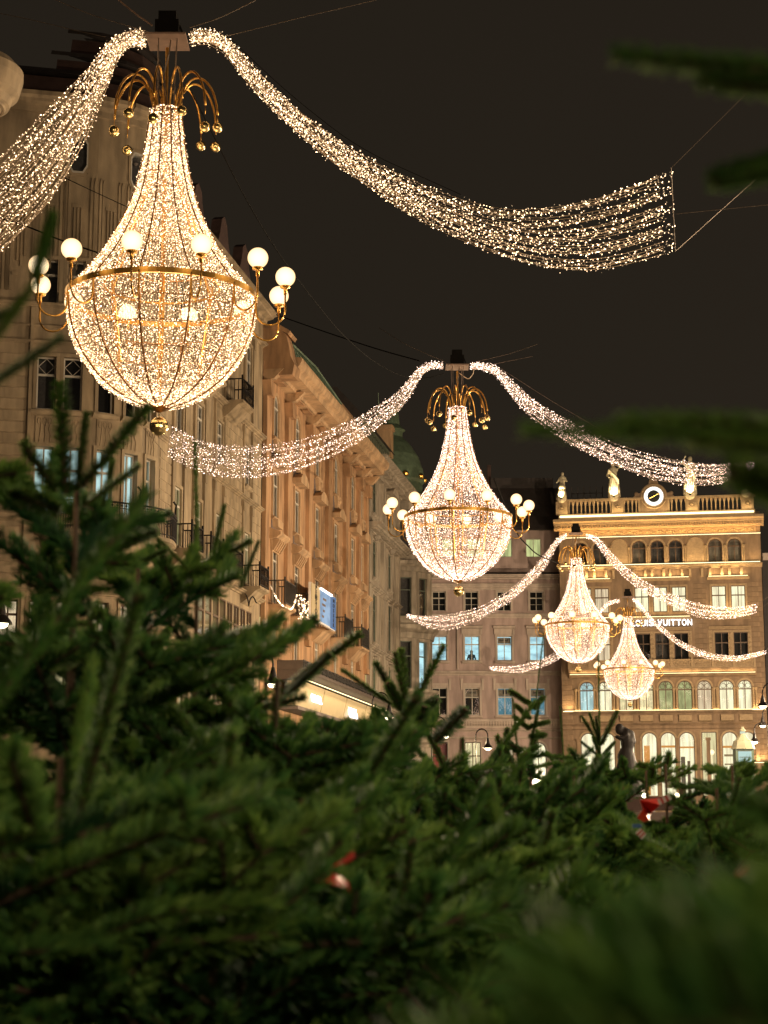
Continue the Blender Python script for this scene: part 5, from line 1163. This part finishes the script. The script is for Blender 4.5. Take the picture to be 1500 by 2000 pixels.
# ------------------------------------------------------------------ fir trees
def fir_material():
    m = bpy.data.materials.new("fir_needles"); m.use_nodes = True; n = m.node_tree.nodes; l = m.node_tree.links; b = n["Principled BSDF"]
    a = n.new("ShaderNodeAttribute"); a.attribute_name = "tint"; r = n.new("ShaderNodeValToRGB")
    r.color_ramp.elements[0].position = 0; r.color_ramp.elements[0].color = (.016, .060, .022, 1); r.color_ramp.elements[1].position = 1; r.color_ramp.elements[1].color = (.17, .30, .06, 1)
    e = r.color_ramp.elements.new(.5); e.color = (.05, .145, .036, 1)
    oi = n.new("ShaderNodeObjectInfo"); ad = n.new("ShaderNodeMath"); ad.operation = 'MULTIPLY_ADD'; ad.inputs[1].default_value = .35; 
    l.new(oi.outputs["Random"], ad.inputs[0]); l.new(a.outputs["Fac"], ad.inputs[2]); sb = n.new("ShaderNodeMath"); sb.operation = 'SUBTRACT'; sb.inputs[1].default_value = .17
    l.new(ad.outputs[0], sb.inputs[0]); l.new(sb.outputs[0], r.inputs["Fac"]); l.new(r.outputs["Color"], b.inputs["Base Color"])
    b.inputs["Roughness"].default_value = .6; b.inputs["Specular IOR Level"].default_value = .18
    tr = n.new("ShaderNodeBsdfTranslucent"); mx = n.new("ShaderNodeMixShader"); mx.inputs[0].default_value = .2
    l.new(r.outputs["Color"], tr.inputs["Color"]); l.new(b.outputs[0], mx.inputs[1]); l.new(tr.outputs[0], mx.inputs[2]); l.new(mx.outputs[0], n["Material Output"].inputs["Surface"])
    return m
M_FIR = fir_material()
def shoot_needles(p0, p1, up, dens, nl, tint, acc, r=.0026, taper=True, spread=1.25, fwd=.62):
    p0 = np.array(p0, float); p1 = np.array(p1, float); d = p1 - p0; L = np.linalg.norm(d); d /= L
    n = int(L * dens); t = (np.arange(n) + rng.random(n)) / n
    a = np.cross(d, up); a /= np.linalg.norm(a) + 1e-9; b = np.cross(a, d)
    phi = rng.normal(0, spread, n); rad = np.cos(phi)[:, None] * b + np.sin(phi)[:, None] * a
    f = fwd + rng.normal(0, .10, n) + .12 * (t > .9)
    nd = d[None] * f[:, None] + rad * np.sqrt(np.clip(1 - f ** 2, .1, 1))[:, None]; nd /= np.linalg.norm(nd, axis=1)[:, None]
    ln = nl * (1 - .25 * np.abs(t - .45)) * (.85 + .3 * rng.random(n)); w = .0019
    tg = np.cross(nd, rad); tg /= np.linalg.norm(tg, axis=1)[:, None] + 1e-9
    base = p0 + d * (t * L)[:, None] + rad * r * .6
    mid = base + nd * (ln * .5)[:, None] + b * .0008
    V = np.stack([base, mid + tg * w, base + nd * ln[:, None] + b * .002, mid - tg * w], 1).reshape(-1, 3)
    acc['V'].append(V); acc['T'].append(np.repeat(np.clip(tint + rng.normal(0, .12, n), 0, 1), 4)); acc['n'] += n
    acc['S'].append((p0, p1, r))
def bough(L, seed, up_curve=.07, dens=2100):
    """flat spray: main axis along +x, side shoots in the xy plane, tips turned up"""
    global rng
    rng = np.random.default_rng(seed); r_ = random.Random(seed)
    acc = dict(V=[], T=[], S=[], n=0); UP = np.array([0, 0, 1.0])
    def axis(p, d, length, lvl, tint):
        seg = .118 * r_.uniform(.85, 1.15); p = np.array(p, float); d = np.array(d, float); rem = length
        while rem > .02:
            s = min(seg, rem); last = rem - s < .03
            if last: s = rem
            q = p + d * s
            shoot_needles(p, q, UP + .3 * rng.normal(size=3), dens * (1.0 if lvl else .9), .0225 if lvl else .024, tint + (.42 if last else (0.1 if lvl else -.1)), acc, r=.0022 + .004 * rem * (lvl == 0), spread=1.35, fwd=.62 if lvl == 0 else .76)
            rem -= s; p = q; d = d + UP * up_curve * s * 2.2 + .05 * rng.normal(size=3); d /= np.linalg.norm(d)
            if rem > .02 or lvl < 2:
                sd = np.cross(UP, d); sd /= np.linalg.norm(sd)
                for k in (-1, 1):
                    if lvl >= 2: continue
                    if r_.random() < (.06 if lvl == 0 else .40): continue
                    sl = (rem * .62 + .05) * r_.uniform(.75, 1.1) if lvl == 0 else (rem * .5 + .035) * r_.uniform(.6, 1.1)
                    if last: sl = .07 * r_.uniform(.7, 1.3)
                    if sl < .03: continue
                    ang = R(r_.uniform(42, 58)); dd = d * math.cos(ang) + sd * k * math.sin(ang) + UP * r_.uniform(-.05, .18)
                    axis(p, dd / np.linalg.norm(dd), sl, lvl + 1 if not last else 2, tint + r_.uniform(-.1, .1))
            if last: break
    axis((0, 0, 0), (1, 0, 0), L, 0, .26 + r_.uniform(-.08, .08))
    V = np.concatenate(acc['V']); T = np.concatenate(acc['T']); nf = len(V) // 4
    F = np.arange(nf * 4).reshape(-1, 4)
    # woody stems, four-sided
    SV = []; SF = []; o = len(V)
    for p0, p1, r in acc['S']:
        d = (p1 - p0) / np.linalg.norm(p1 - p0); a = np.cross(d, [.3, .5, .8]); a /= np.linalg.norm(a); b = np.cross(d, a)
        for c in (p0, p1): SV += [c + a * r, c + b * r, c - a * r, c - b * r]
        SF += [(o + j, o + (j + 1) % 4, o + 4 + (j + 1) % 4, o + 4 + j) for j in range(4)]; o += 8
    V = np.concatenate([V, np.array(SV)]); F = np.concatenate([F, np.array(SF)]); T = np.concatenate([T, np.zeros(len(SV))])
    mi = np.zeros(len(F), int); mi[nf:] = 1
    return fast_mesh("branch", V, F, [M_FIR, M_BARK], mi=mi, attr={'tint': T})
SIZES = [.16, .26, .38, .52, .66, .80]
BOUGHS = {s: [bough(s, int(s * 100) + 31 * k) for k in range(3 if s > .2 else 4)] for s in SIZES}
TIPS = []
for k in range(3):   # upright leader shoots, thinly needled and straight
    rng = np.random.default_rng(90 + k); acc = dict(V=[], T=[], S=[], n=0); L = (.22, .30, .40)[k]
    shoot_needles((0, 0, 0), (L, .01, 0), np.array([0, 0, 1.0]), 2600, .021, .72, acc, r=.0032, spread=2.2, fwd=.72)
    V = acc['V'][0]; T = acc['T'][0]; nf = len(V) // 4; F = np.arange(nf * 4).reshape(-1, 4)
    mb = MB().tube([(0, 0, 0), (L, .01, 0)], .0035, 5).sphere((L, .01, 0), .006, 6, 5); sv = np.array(mb.v); 
    sf = np.array([f if len(f) == 4 else (list(f[:3]) + [f[2]]) for f in mb.f if len(f) == 4]) + len(V)
    V = np.concatenate([V, sv]); F = np.concatenate([F, sf]); T = np.concatenate([T, np.zeros(len(sv))]); mi = np.zeros(len(F), int); mi[nf:] = 1
    TIPS.append(fast_mesh("leader_shoot", V, F, [M_FIR, M_BARK], mi=mi, attr={'tint': T}))
TL = {TIPS[k].name: (.22, .30, .40)[k] for k in range(3)}
NB = 0
# how far up the firs reach, seen from the square: boughs that would stick out further were cut off by the seller
SKY = np.array([(-900, 500), (-300, 640), (0, 905), (40, 870), (75, 775), (135, 755), (165, 830), (200, 820), (285, 795), (300, 890), (330, 1000), (345, 1075), (390, 1060), (430, 1015), (490, 1055), (505, 1120), (520, 1235), (560, 1240), (600, 1208), (640, 1215), (700, 1240), (712, 1330), (760, 1320), (850, 1300), (865, 1392), (905, 1405), (918, 1470), (955, 1480), (975, 1440), (1000, 1400), (1050, 1362), (1085, 1385), (1095, 1475), (1130, 1455), (1200, 1465), (1230, 1492), (1300, 1485), (1500, 1492), (1700, 1480), (3000, 900)], float)
GAPS = [(520, 715, 1275, 1400, .03), (398, 500, 1135, 1245, .10), (225, 325, 1025, 1095, .12), (660, 760, 1480, 1540, .2), (1243, 1306, 1552, 1612, .02)]
SAMP = {}
def view_xy(M, me):
    if me.name not in SAMP:
        a = np.empty(len(me.vertices) * 3, np.float32); me.vertices.foreach_get("co", a); a = a.reshape(-1, 3); SAMP[me.name] = a[::max(1, len(a) // 220)]
    a = SAMP[me.name] @ np.array(M.to_3x3()).T + np.array(M.translation) - np.array((0, 0, EYE))
    cp_, sp_ = math.cos(PITCH), math.sin(PITCH); dep = a[:, 1] * cp_ + a[:, 2] * sp_; up = -a[:, 1] * sp_ + a[:, 2] * cp_
    ok = dep > .1; dep = np.maximum(dep, .1); return (750 + FPX * a[:, 0] / dep)[ok], (1000 - FPX * up / dep)[ok]
def allowed(M, me, near=False):
    x, y = view_xy(M, me)
    if near and (x < np.interp(y, [1480, 1560, 1640, 1690, 1740, 1780, 1850, 1950, 2000, 2100], [1400, 1440, 1440, 1180, 1060, 1200, 1160, 1110, 900, 800])).mean() > .006: return False
    if near and ((x > 1190) & (x < 1370) & (y > 1500) & (y < 1690)).mean() > 0: return False
    if not len(x): return True
    if (y < np.interp(x, SKY[:, 0], SKY[:, 1]) - 4).mean() > .02: return False
    return all(((x > a) & (x < b_) & (y > c) & (y < d)).mean() <= f for a, b_, c, d, f in GAPS)
def put_branch(t, r_, p, az, el, L, roll=0.0):
    global NB
    for tr_ in range(4):
        s = min(SIZES, key=lambda q: abs(q - L)); me = r_.choice(BOUGHS[s]); k = L / s
        M = Matrix.Translation(p) @ Matrix.Rotation(az, 4, 'Z') @ Matrix.Rotation(-el, 4, 'Y') @ Matrix.Rotation(roll, 4, 'X') @ Matrix.Diagonal((k, k, k, 1))
        if allowed(Matrix.Translation(t.location) @ M, me, t.name.startswith('fir_tree') and abs(t.location.x - .78) < .01): link("branch", me, t, M=M); NB += 1; return
        L *= .78; el -= .10
        if L < .13: return
    return
def put_branch_free(t, r_, p, az, el, L, roll=0.0):
    global NB
    s = min(SIZES, key=lambda q: abs(q - L)); me = r_.choice(BOUGHS[s]); k = L / s
    M = Matrix.Translation(p) @ Matrix.Rotation(az, 4, 'Z') @ Matrix.Rotation(-el, 4, 'Y') @ Matrix.Rotation(roll, 4, 'X') @ Matrix.Diagonal((k, k, k, 1))
    link("branch", me, t, M=M); NB += 1
def fir(label, base, H, seed, spread=.40, maxL=.82, gap=.17, lean=(0, 0), zmin=.25, per=(6, 8), top=.30, cand=4, sparse=0.0, group="cut christmas trees at the market stall"):
    r_ = random.Random(seed); t = thing("fir_tree", label, "fir tree", (base[0], base[1], 0), 0, group)
    ax_ = lambda z: Vector((lean[0] * (z / H) ** 2 * H, lean[1] * (z / H) ** 2 * H, z))
    part("trunk", MB().tube([ax_(H * q) for q in (0, .2, .4, .6, .8, .92, 1.0)], [.014 * H + .008, .013 * H, .011 * H, .008 * H, .005 * H, .0035, .003], 8), M_BARK, t, smooth=True)
    # leader and the candelabra of young shoots around it
    me = r_.choice(TIPS); k = top / TL[me.name]
    if top > .05: link("leader_shoot", me, t, M=Matrix.Translation(ax_(H - top)) @ Matrix.Rotation(-R(88), 4, 'Y') @ Matrix.Diagonal((k, .6, .6, 1)))
    for i in range(cand):
        me = r_.choice(TIPS); M = Matrix.Translation(ax_(H - top + .01)) @ Matrix.Rotation(2 * PI * (i + r_.random() * .4) / cand, 4, 'Z') @ Matrix.Rotation(-R(r_.uniform(35, 58)), 4, 'Y') @ Matrix.Diagonal((.7, .7, .7, 1))
        if allowed(Matrix.Translation(t.location) @ M, me): link("leader_shoot", me, t, M=M)
    z = H - top - .06; a0 = r_.random() * 6
    while z > zmin:
        dl = H - z; L0 = min(maxL, dl * spread + .10); n = r_.randint(*per); a0 += 1.1
        for i in range(n):
            if r_.random() < sparse: continue
            L = L0 * r_.uniform(.78, 1.15); el = R(max(-12, 36 - dl * 42)) + r_.uniform(-.12, .12)
            put_branch(t, r_, ax_(z + r_.uniform(-.03, .03)), a0 + 2 * PI * i / n + r_.uniform(-.2, .2), el, L, r_.uniform(-.25, .25))
        # small shoots between whorls
        for i in range(3): put_branch(t, r_, ax_(z - gap * r_.random()), r_.random() * 6.28, R(r_.uniform(5, 40)), L0 * .5)
        z -= gap * r_.uniform(.85, 1.15)
    return t
def fir_at(label, px, py, Y, seed, **k):
    p = P(px, py, Y); return fir(label, (p.x, p.y), p.z, seed, **k)
T = [
 ("dense fir at the left whose blurred crown overlaps the lower edge of the nearest chandelier", 150, 960, 1.95, 1, dict(top=.04, cand=0, spread=.50)),
 ("fir with a long thin leader reaching up beside the green lit windows", 385, 1120, 2.5, 2, dict(top=.04, cand=0, spread=.42, lean=(.0, 0))),
 ("fir standing before the orange facade with a bushy blunt top below the pension sign", 520, 1310, 2.6, 3, dict(top=.04, cand=0, spread=.62)),
 ("fir with a spread candelabra of tips in front of the pale bay house", 797, 1385, 3.5, 4, dict(top=.04, cand=0, spread=.46)),
 ("fir with a crooked slim top before the right windows of the pink house", 1036, 1460, 4.5, 5, dict(top=.04, cand=0, spread=.45)),
 ("fir with bare upswept shoots like a candlestick before the palace's left arches", 1172, 1490, 5.2, 6, dict(top=.04, cand=0, spread=.5)),
 ("thin dark fir top beside the hooped street lamp", 985, 1432, 5.6, 7, dict(top=.22, cand=3, spread=.36)),
 ("low fir behind the statue, level with the palace ground floor", 1262, 1505, 4.6, 8, dict(top=.12, cand=4, spread=.55)),
 ("fir filling the lower left corner, closest to the camera on that side", 120, 1480, 1.45, 9, dict(top=.12, spread=.62, maxL=.7)),
 ("fir in the left middle, below the curved corner balcony", 270, 1110, 2.3, 10, dict(top=.04, cand=0, spread=.5)),
 ("fir in front of the shop canopy with a leaning tip", 480, 1330, 2.1, 11, dict(top=.10, cand=4, spread=.60, lean=(.02, 0))),
 ("broad low fir below the shop sign, left of the red ribbon", 590, 1560, 1.9, 12, dict(top=.1, spread=.65, maxL=.75)),
 ("broad fir in the lower middle with pale tips, right of the red ribbon", 880, 1540, 2.7, 13, dict(top=.12, spread=.65)),
 ("fir behind the broad middle one, under the pink house shop windows", 900, 1445, 3.9, 14, dict(top=.14, cand=5, spread=.55)),
 ("bright green fir right of centre, beside the red plastic sheet", 1120, 1500, 3.6, 15, dict(top=.14, spread=.62)),
 ("fir right of the red plastic sheet, mostly hidden by near branches", 1400, 1540, 3.2, 16, dict(top=.12, spread=.6)),
 ("low dark fir at the bottom centre", 760, 1760, 1.7, 17, dict(top=.08, spread=.7, maxL=.6)),
 ("low fir at the bottom between the corner fir and the centre", 420, 1700, 1.5, 18, dict(top=.08, spread=.7, maxL=.6)),
 ("fir at the lower right of centre with drooping sprays", 1030, 1720, 2.2, 19, dict(top=.08, spread=.7, maxL=.7)),
 ("low fir under the palace ground arches, behind the red plastic sheet", 1300, 1492, 4.2, 21, dict(top=.05, cand=0, spread=.8)),
 ("low fir at the right, in front of the lantern roofed kiosk", 1430, 1494, 3.9, 22, dict(top=.05, cand=0, spread=.8)),
 ("low fir between the statue and the candlestick shaped fir", 1215, 1490, 4.8, 23, dict(top=.05, cand=0, spread=.8)),
 ("fir just outside the left edge with twigs reaching up into the frame", -120, 900, 1.25, 20, dict(top=.25, cand=4, spread=.40, maxL=.45)),
]
TREE = [fir_at(lab, px, py, Y, sd, **kw) for lab, px, py, Y, sd, kw in T]
def shoot(ti, px0, py0, px1, py1, Y, th):
    """a young shoot of a tree, seen from its base to its tip; th is its width over the needles in the photograph"""
    t = TREE[ti]; a = P(px0, py0, Y * 1.01); b_ = P(px1, py1, Y); d = b_ - a; L = d.length; k = th * Y / FPX / .031; me = TIPS[(px0 + py1) % 3]
    link("leader_shoot", me, t, M=Matrix.Translation(a - t.location) @ Matrix.Rotation(math.atan2(d.y, d.x), 4, 'Z') @ Matrix.Rotation(-math.atan2(d.z, math.hypot(d.x, d.y)), 4, 'Y') @ Matrix.Diagonal((L / TL[me.name], k, k, 1)))
for q_ in ((0, 128, 965, 104, 752, 1.9, 52), (0, 150, 960, 160, 806, 1.9, 30), (0, 160, 950, 284, 792, 1.9, 46), (0, 110, 960, 40, 868, 1.9, 46), (0, 170, 985, 266, 910, 1.95, 26), (0, 120, 1000, 18, 965, 1.85, 50), (0, 200, 990, 215, 900, 2.0, 20),
           (9, 235, 1050, 328, 1000, 2.25, 24), (9, 262, 1105, 322, 1074, 2.25, 16), (9, 372, 1118, 278, 1022, 2.3, 15), (9, 215, 1075, 300, 1035, 2.2, 34),
           (1, 385, 1150, 377, 868, 2.5, 15), (1, 408, 1120, 434, 988, 2.5, 17), (1, 350, 1130, 486, 1056, 2.4, 27), (1, 468, 1150, 502, 1058, 2.45, 14), (1, 330, 1180, 430, 1085, 2.4, 34),
           (2, 500, 1300, 612, 1208, 2.55, 44), (2, 560, 1350, 700, 1238, 2.55, 36), (2, 400, 1260, 538, 1222, 2.5, 34), (2, 560, 1360, 642, 1278, 2.5, 30), (2, 450, 1330, 470, 1235, 2.4, 40), (2, 480, 1390, 590, 1362, 2.4, 30),
           (3, 795, 1400, 776, 1270, 3.5, 26), (3, 798, 1400, 766, 1278, 3.45, 24), (3, 790, 1395, 730, 1296, 3.5, 22), (3, 785, 1390, 668, 1310, 3.5, 15), (3, 800, 1390, 862, 1264, 3.5, 26), (3, 805, 1400, 850, 1366, 3.5, 26), (3, 780, 1380, 750, 1335, 3.45, 26), (3, 800, 1470, 820, 1380, 3.3, 34), (3, 850, 1450, 905, 1386, 3.4, 36),
           (4, 1033, 1480, 1050, 1372, 4.5, 12), (4, 1045, 1385, 1060, 1240, 4.5, 5), (4, 1042, 1380, 992, 1350, 4.5, 14), (4, 1042, 1385, 1058, 1362, 4.5, 13), (4, 1036, 1405, 1003, 1377, 4.5, 12), (4, 1034, 1420, 1070, 1410, 4.5, 12), (4, 1034, 1425, 1000, 1400, 4.5, 12), (4, 1034, 1440, 1062, 1436, 4.5, 14), (4, 1012, 1490, 1000, 1368, 4.4, 7), (4, 990, 1500, 984, 1424, 4.6, 18), (4, 1005, 1500, 966, 1440, 4.6, 18), (4, 1030, 1500, 1045, 1430, 4.6, 18),
           (5, 1172, 1500, 1167, 1285, 5.2, 6), (5, 1172, 1458, 1134, 1400, 5.2, 9), (5, 1172, 1456, 1149, 1394, 5.2, 9), (5, 1172, 1456, 1161, 1402, 5.2, 9), (5, 1174, 1456, 1202, 1390, 5.2, 14), (5, 1172, 1480, 1134, 1450, 5.2, 8), (5, 1174, 1480, 1198, 1450, 5.2, 9), (5, 1172, 1475, 1155, 1440, 5.2, 8), (5, 1104, 1520, 1092, 1382, 4.9, 5)): shoot(*q_)
# the tree the photographer stands beside: shoots reach past the lens on the right
NRX, NRY = .78, 1.05
nr = fir("fir right beside the photographer, its branches blurred across the right edge", (NRX, NRY), 2.35, 77, spread=.36, maxL=.36, zmin=.2)
r_ = random.Random(5)
def aim(px, py, Y, L, dz=0.0):
    """a bough of the near tree whose tip is at this point of the view"""
    Y *= .62; tip = P(px, py, Y); root = Vector((tip.x + L * .95, tip.y + L * .15, tip.z - L * .15 + dz)); d = tip - root; az = math.atan2(d.y, d.x); el = math.atan2(d.z, math.hypot(d.x, d.y))
    put_branch(nr, r_, root - Vector((NRX, NRY, 0)), az, el, L, r_.uniform(-.25, .25))
def aim_s(px0, py0, px, py, Y, th=1.0):
    a = P(px0, py0, Y * 1.04); b_ = P(px, py, Y); d = b_ - a; L = d.length
    link("leader_shoot", r_.choice(TIPS), nr, M=Matrix.Translation(a - Vector((NRX, NRY, 0))) @ Matrix.Rotation(math.atan2(d.y, d.x), 4, 'Z') @ Matrix.Rotation(-math.atan2(d.z, math.hypot(d.x, d.y)), 4, 'Y') @ Matrix.Diagonal((L / .3, th, th, 1)))
for a_ in ((1700, 160, 1330, 130, .62, .38), (1690, 195, 1365, 168, .62, .34), (1620, 300, 1445, 345, .62, .38), (1780, 835, 1215, 826, .6, .30), (1780, 865, 1225, 850, .6, .30), (1700, 885, 1440, 872, .6, .3), (1660, 1010, 1475, 950, .6, .5)): aim_s(*a_)
near_pts = [(1290, 1530, 1.1), (1390, 1520, 1.0), (1345, 1565, .95), (1450, 1540, .9), (1270, 1560, 1.0), (1330, 1512, 1.05), (1440, 1505, 1.0)]
near_pts += [(1010 + 75 * i + (40 if j % 2 else 0) + (110 if 1760 < 1690 + 55 * j < 1900 else 0), 1715 + 52 * j, .60 + .05 * ((i * 3 + j) % 4)) for j in range(7) for i in range(7) if 1010 + 75 * i < 1560]
near_pts += [(1340 + 60 * i, 1600 + 40 * j, .7) for i in range(3) for j in range(2)]
for px, py, Y in near_pts:
    L = .26
    aim(px, py, Y, L)
# stem that carries those near boughs
nl = random.Random(9)
lt = fir("slender fir left of the photographer, its twigs blurred across the upper left windows", (-.62, .95), 1.55, 78, spread=.36, maxL=.35, zmin=.2, top=.2)
def aim_l(px0, py0, Y0, px, py, Y):
    a = P(px0, py0, Y0); b_ = P(px, py, Y); d = b_ - a; L = d.length
    link("leader_shoot", TIPS[2], lt, M=Matrix.Translation(a - Vector((-.62, .95, 0))) @ Matrix.Rotation(math.atan2(d.y, d.x), 4, 'Z') @ Matrix.Rotation(-math.atan2(d.z, math.hypot(d.x, d.y)), 4, 'Y') @ Matrix.Diagonal((L / .4, .3, .3, 1)))
aim_l(-60, 780, 1.0, 118, 418 + 240, 1.0); aim_l(-40, 700, .95, 70, 545, .95); aim_l(70, 545, .95, 112, 415, .96); aim_l(-50, 640, 1.0, 30, 600, 1.0)

# ------------------------------------------------------------------ ribbons, tapes and small market things
def ribbon(name, label, pts, wd, m, cat="ribbon"):
    pts = [Vector(p) for p in pts]; q = smooth_path([tuple(p) for p in pts], 24); o0 = Vector(q[0]); mb = MB(); n = len(q); V = []
    for i, p in enumerate(q):
        a = .5 * math.sin(i * .25); w2 = Vector((math.sin(a) * .6, .3, math.cos(a))).normalized() * wd / 2; p = Vector(p) - o0; th = Vector((0, .0012, 0))
        V += [p - w2 - th, p + w2 - th, p + w2 + th, p - w2 + th]
    F = [(4 * i + j, 4 * i + (j + 1) % 4, 4 * i + 4 + (j + 1) % 4, 4 * i + 4 + j) for i in range(n - 1) for j in range(4)] + [(3, 2, 1, 0), (4 * n - 4, 4 * n - 3, 4 * n - 2, 4 * n - 1)]
    mb.add(V, F); tag(part(name, mb, m, None, loc=o0), label, cat)
ribbon("red_ribbon", "red ribbon slanting up out of the firs under the shop signs", [P(645, 1700, 1.45), P(665, 1686, 1.45), P(692, 1668, 1.46)], .0055, M_RED)
ribbon("red_ribbon", "crumpled red ribbon with a pale end lying on a bough, lowest of the ribbons", [P(618, 1712, 1.4), P(650, 1716, 1.38), P(672, 1724, 1.4), P(690, 1738, 1.4)], .008, M_RED)
ribbon("pink_ribbon", "small crumpled pink ribbon bow in the dark gap between firs", [P(683, 1645, 1.9), P(696, 1640, 1.88), P(708, 1645, 1.9), P(722, 1640, 1.9)], .006, M_PINKR)
ts = thing("red_plastic_sheet", "folded bright red plastic sheet stuck among the firs below the statue", "plastic sheet", tuple(P(1270, 1590, 3.0)))
o0 = P(1270, 1590, 3.0); V = [P(x, y, Y) - o0 for x, y, Y in ((1250, 1562, 3.0), (1300, 1558, 3.05), (1290, 1572, 2.95), (1270, 1590, 3.0), (1268, 1602, 2.95), (1258, 1606, 3.0), (1245, 1598, 3.05), (1256, 1580, 2.97))]
nV = len(V); part("sheet", MB().add(V + [v + Vector((0, .004, 0)) for v in V], [tuple(range(nV)), tuple(range(2 * nV - 1, nV - 1, -1))] + [(i, (i + 1) % nV, nV + (i + 1) % nV, nV + i) for i in range(nV)]), M_RED, ts)
def tape(lab, pa, pb, wd):
    a, b_ = pa, pb; t = thing("striped_tape", lab, "tape", tuple(a)); d = b_ - a; az = math.atan2(d.z, d.x); L = d.length
    for i in range(5): part("tape_stripe", MB().box(L * i / 5, L * (i + 1) / 5, -.001 * (i % 2) - .001, .001, -wd / 2, wd / 2), M_RED if i in (1, 3) else M_WHITEP, t, rot=(0, -az, 0))
tape("red and white tape strip above the red plastic sheet", P(1286, 1567, 2.9), P(1309, 1556, 2.9), .009)
tape("red and white tape strip hanging below the red plastic sheet", P(1246, 1622, 2.9), P(1258, 1634, 2.9), .011)
tag(part("blue_clip", MB().box(-.006, .006, -.003, .003, -.003, .003).sphere((.006, 0, 0), .003, 6, 4), M_BLUE, None, loc=P(1243, 1613, 2.9)), "tiny blue clip beside the lower end of the red plastic sheet", "clip")
tag(part("orange_tag", MB().prism([(-.004, 0), (.003, .002), (.004, .006), (0, .004)], -.001, .001), M_RED, None, loc=P(1444, 1713, .95)), "tiny orange red tag glowing in the dark at the lower right", "tag")
# lit stall shelves glimpsed through the gaps between the trees
def stall(lab, px, py, Y, n, seed):
    r = random.Random(seed); p = P(px, py, Y); t = thing("market_stall", lab, "market stall", (p.x, p.y, 0)); z = p.z
    part("counter", MB().box(-.9, .9, -.3, .3, 0, z - .12), M_GREY, t); part("shelf", MB().box(-.9, .9, .2, .3, z - .1, z + .02), M_ROOFR, t)
    for x in (-.9, .85): part("post", MB().box(x, x + .05, -.3, -.25, z - .12, z + .12), M_BARK, t)
    for i in range(n): part("stall_bulb", MB().sphere((-.85 + 1.7 * i / max(1, n - 1), -.2 + .1 * r.random(), z + .1 * r.uniform(-.4, 1)), .022, 8, 6), M_LAMP, t)
stall("market stall with a few bulbs glimpsed in the dark gap left of the ribbons", 500, 1572, 9, 5, 1)
stall("market stall with bulbs glimpsed between the firs under the shop signs", 715, 1592, 14, 7, 2)
stall("market stall with tiny bulbs seen above the bright green fir", 1130, 1560, 16, 7, 3)
tag(part("parked_van", MB().profile([(-.9, .4), (-.9, 1.3), (-.7, 2.1), (.9, 2.1), (.9, .4)], -2.2, 1.6).profile([(-.9, .4), (-.9, 1.2), (.9, 1.2), (.9, .4)], 1.6, 2.5), M_WHITEP, None, loc=P(600, 1560, 24) - Vector((0, 0, 1.6))), "white van body glimpsed between the firs under the shop canopy", "van")
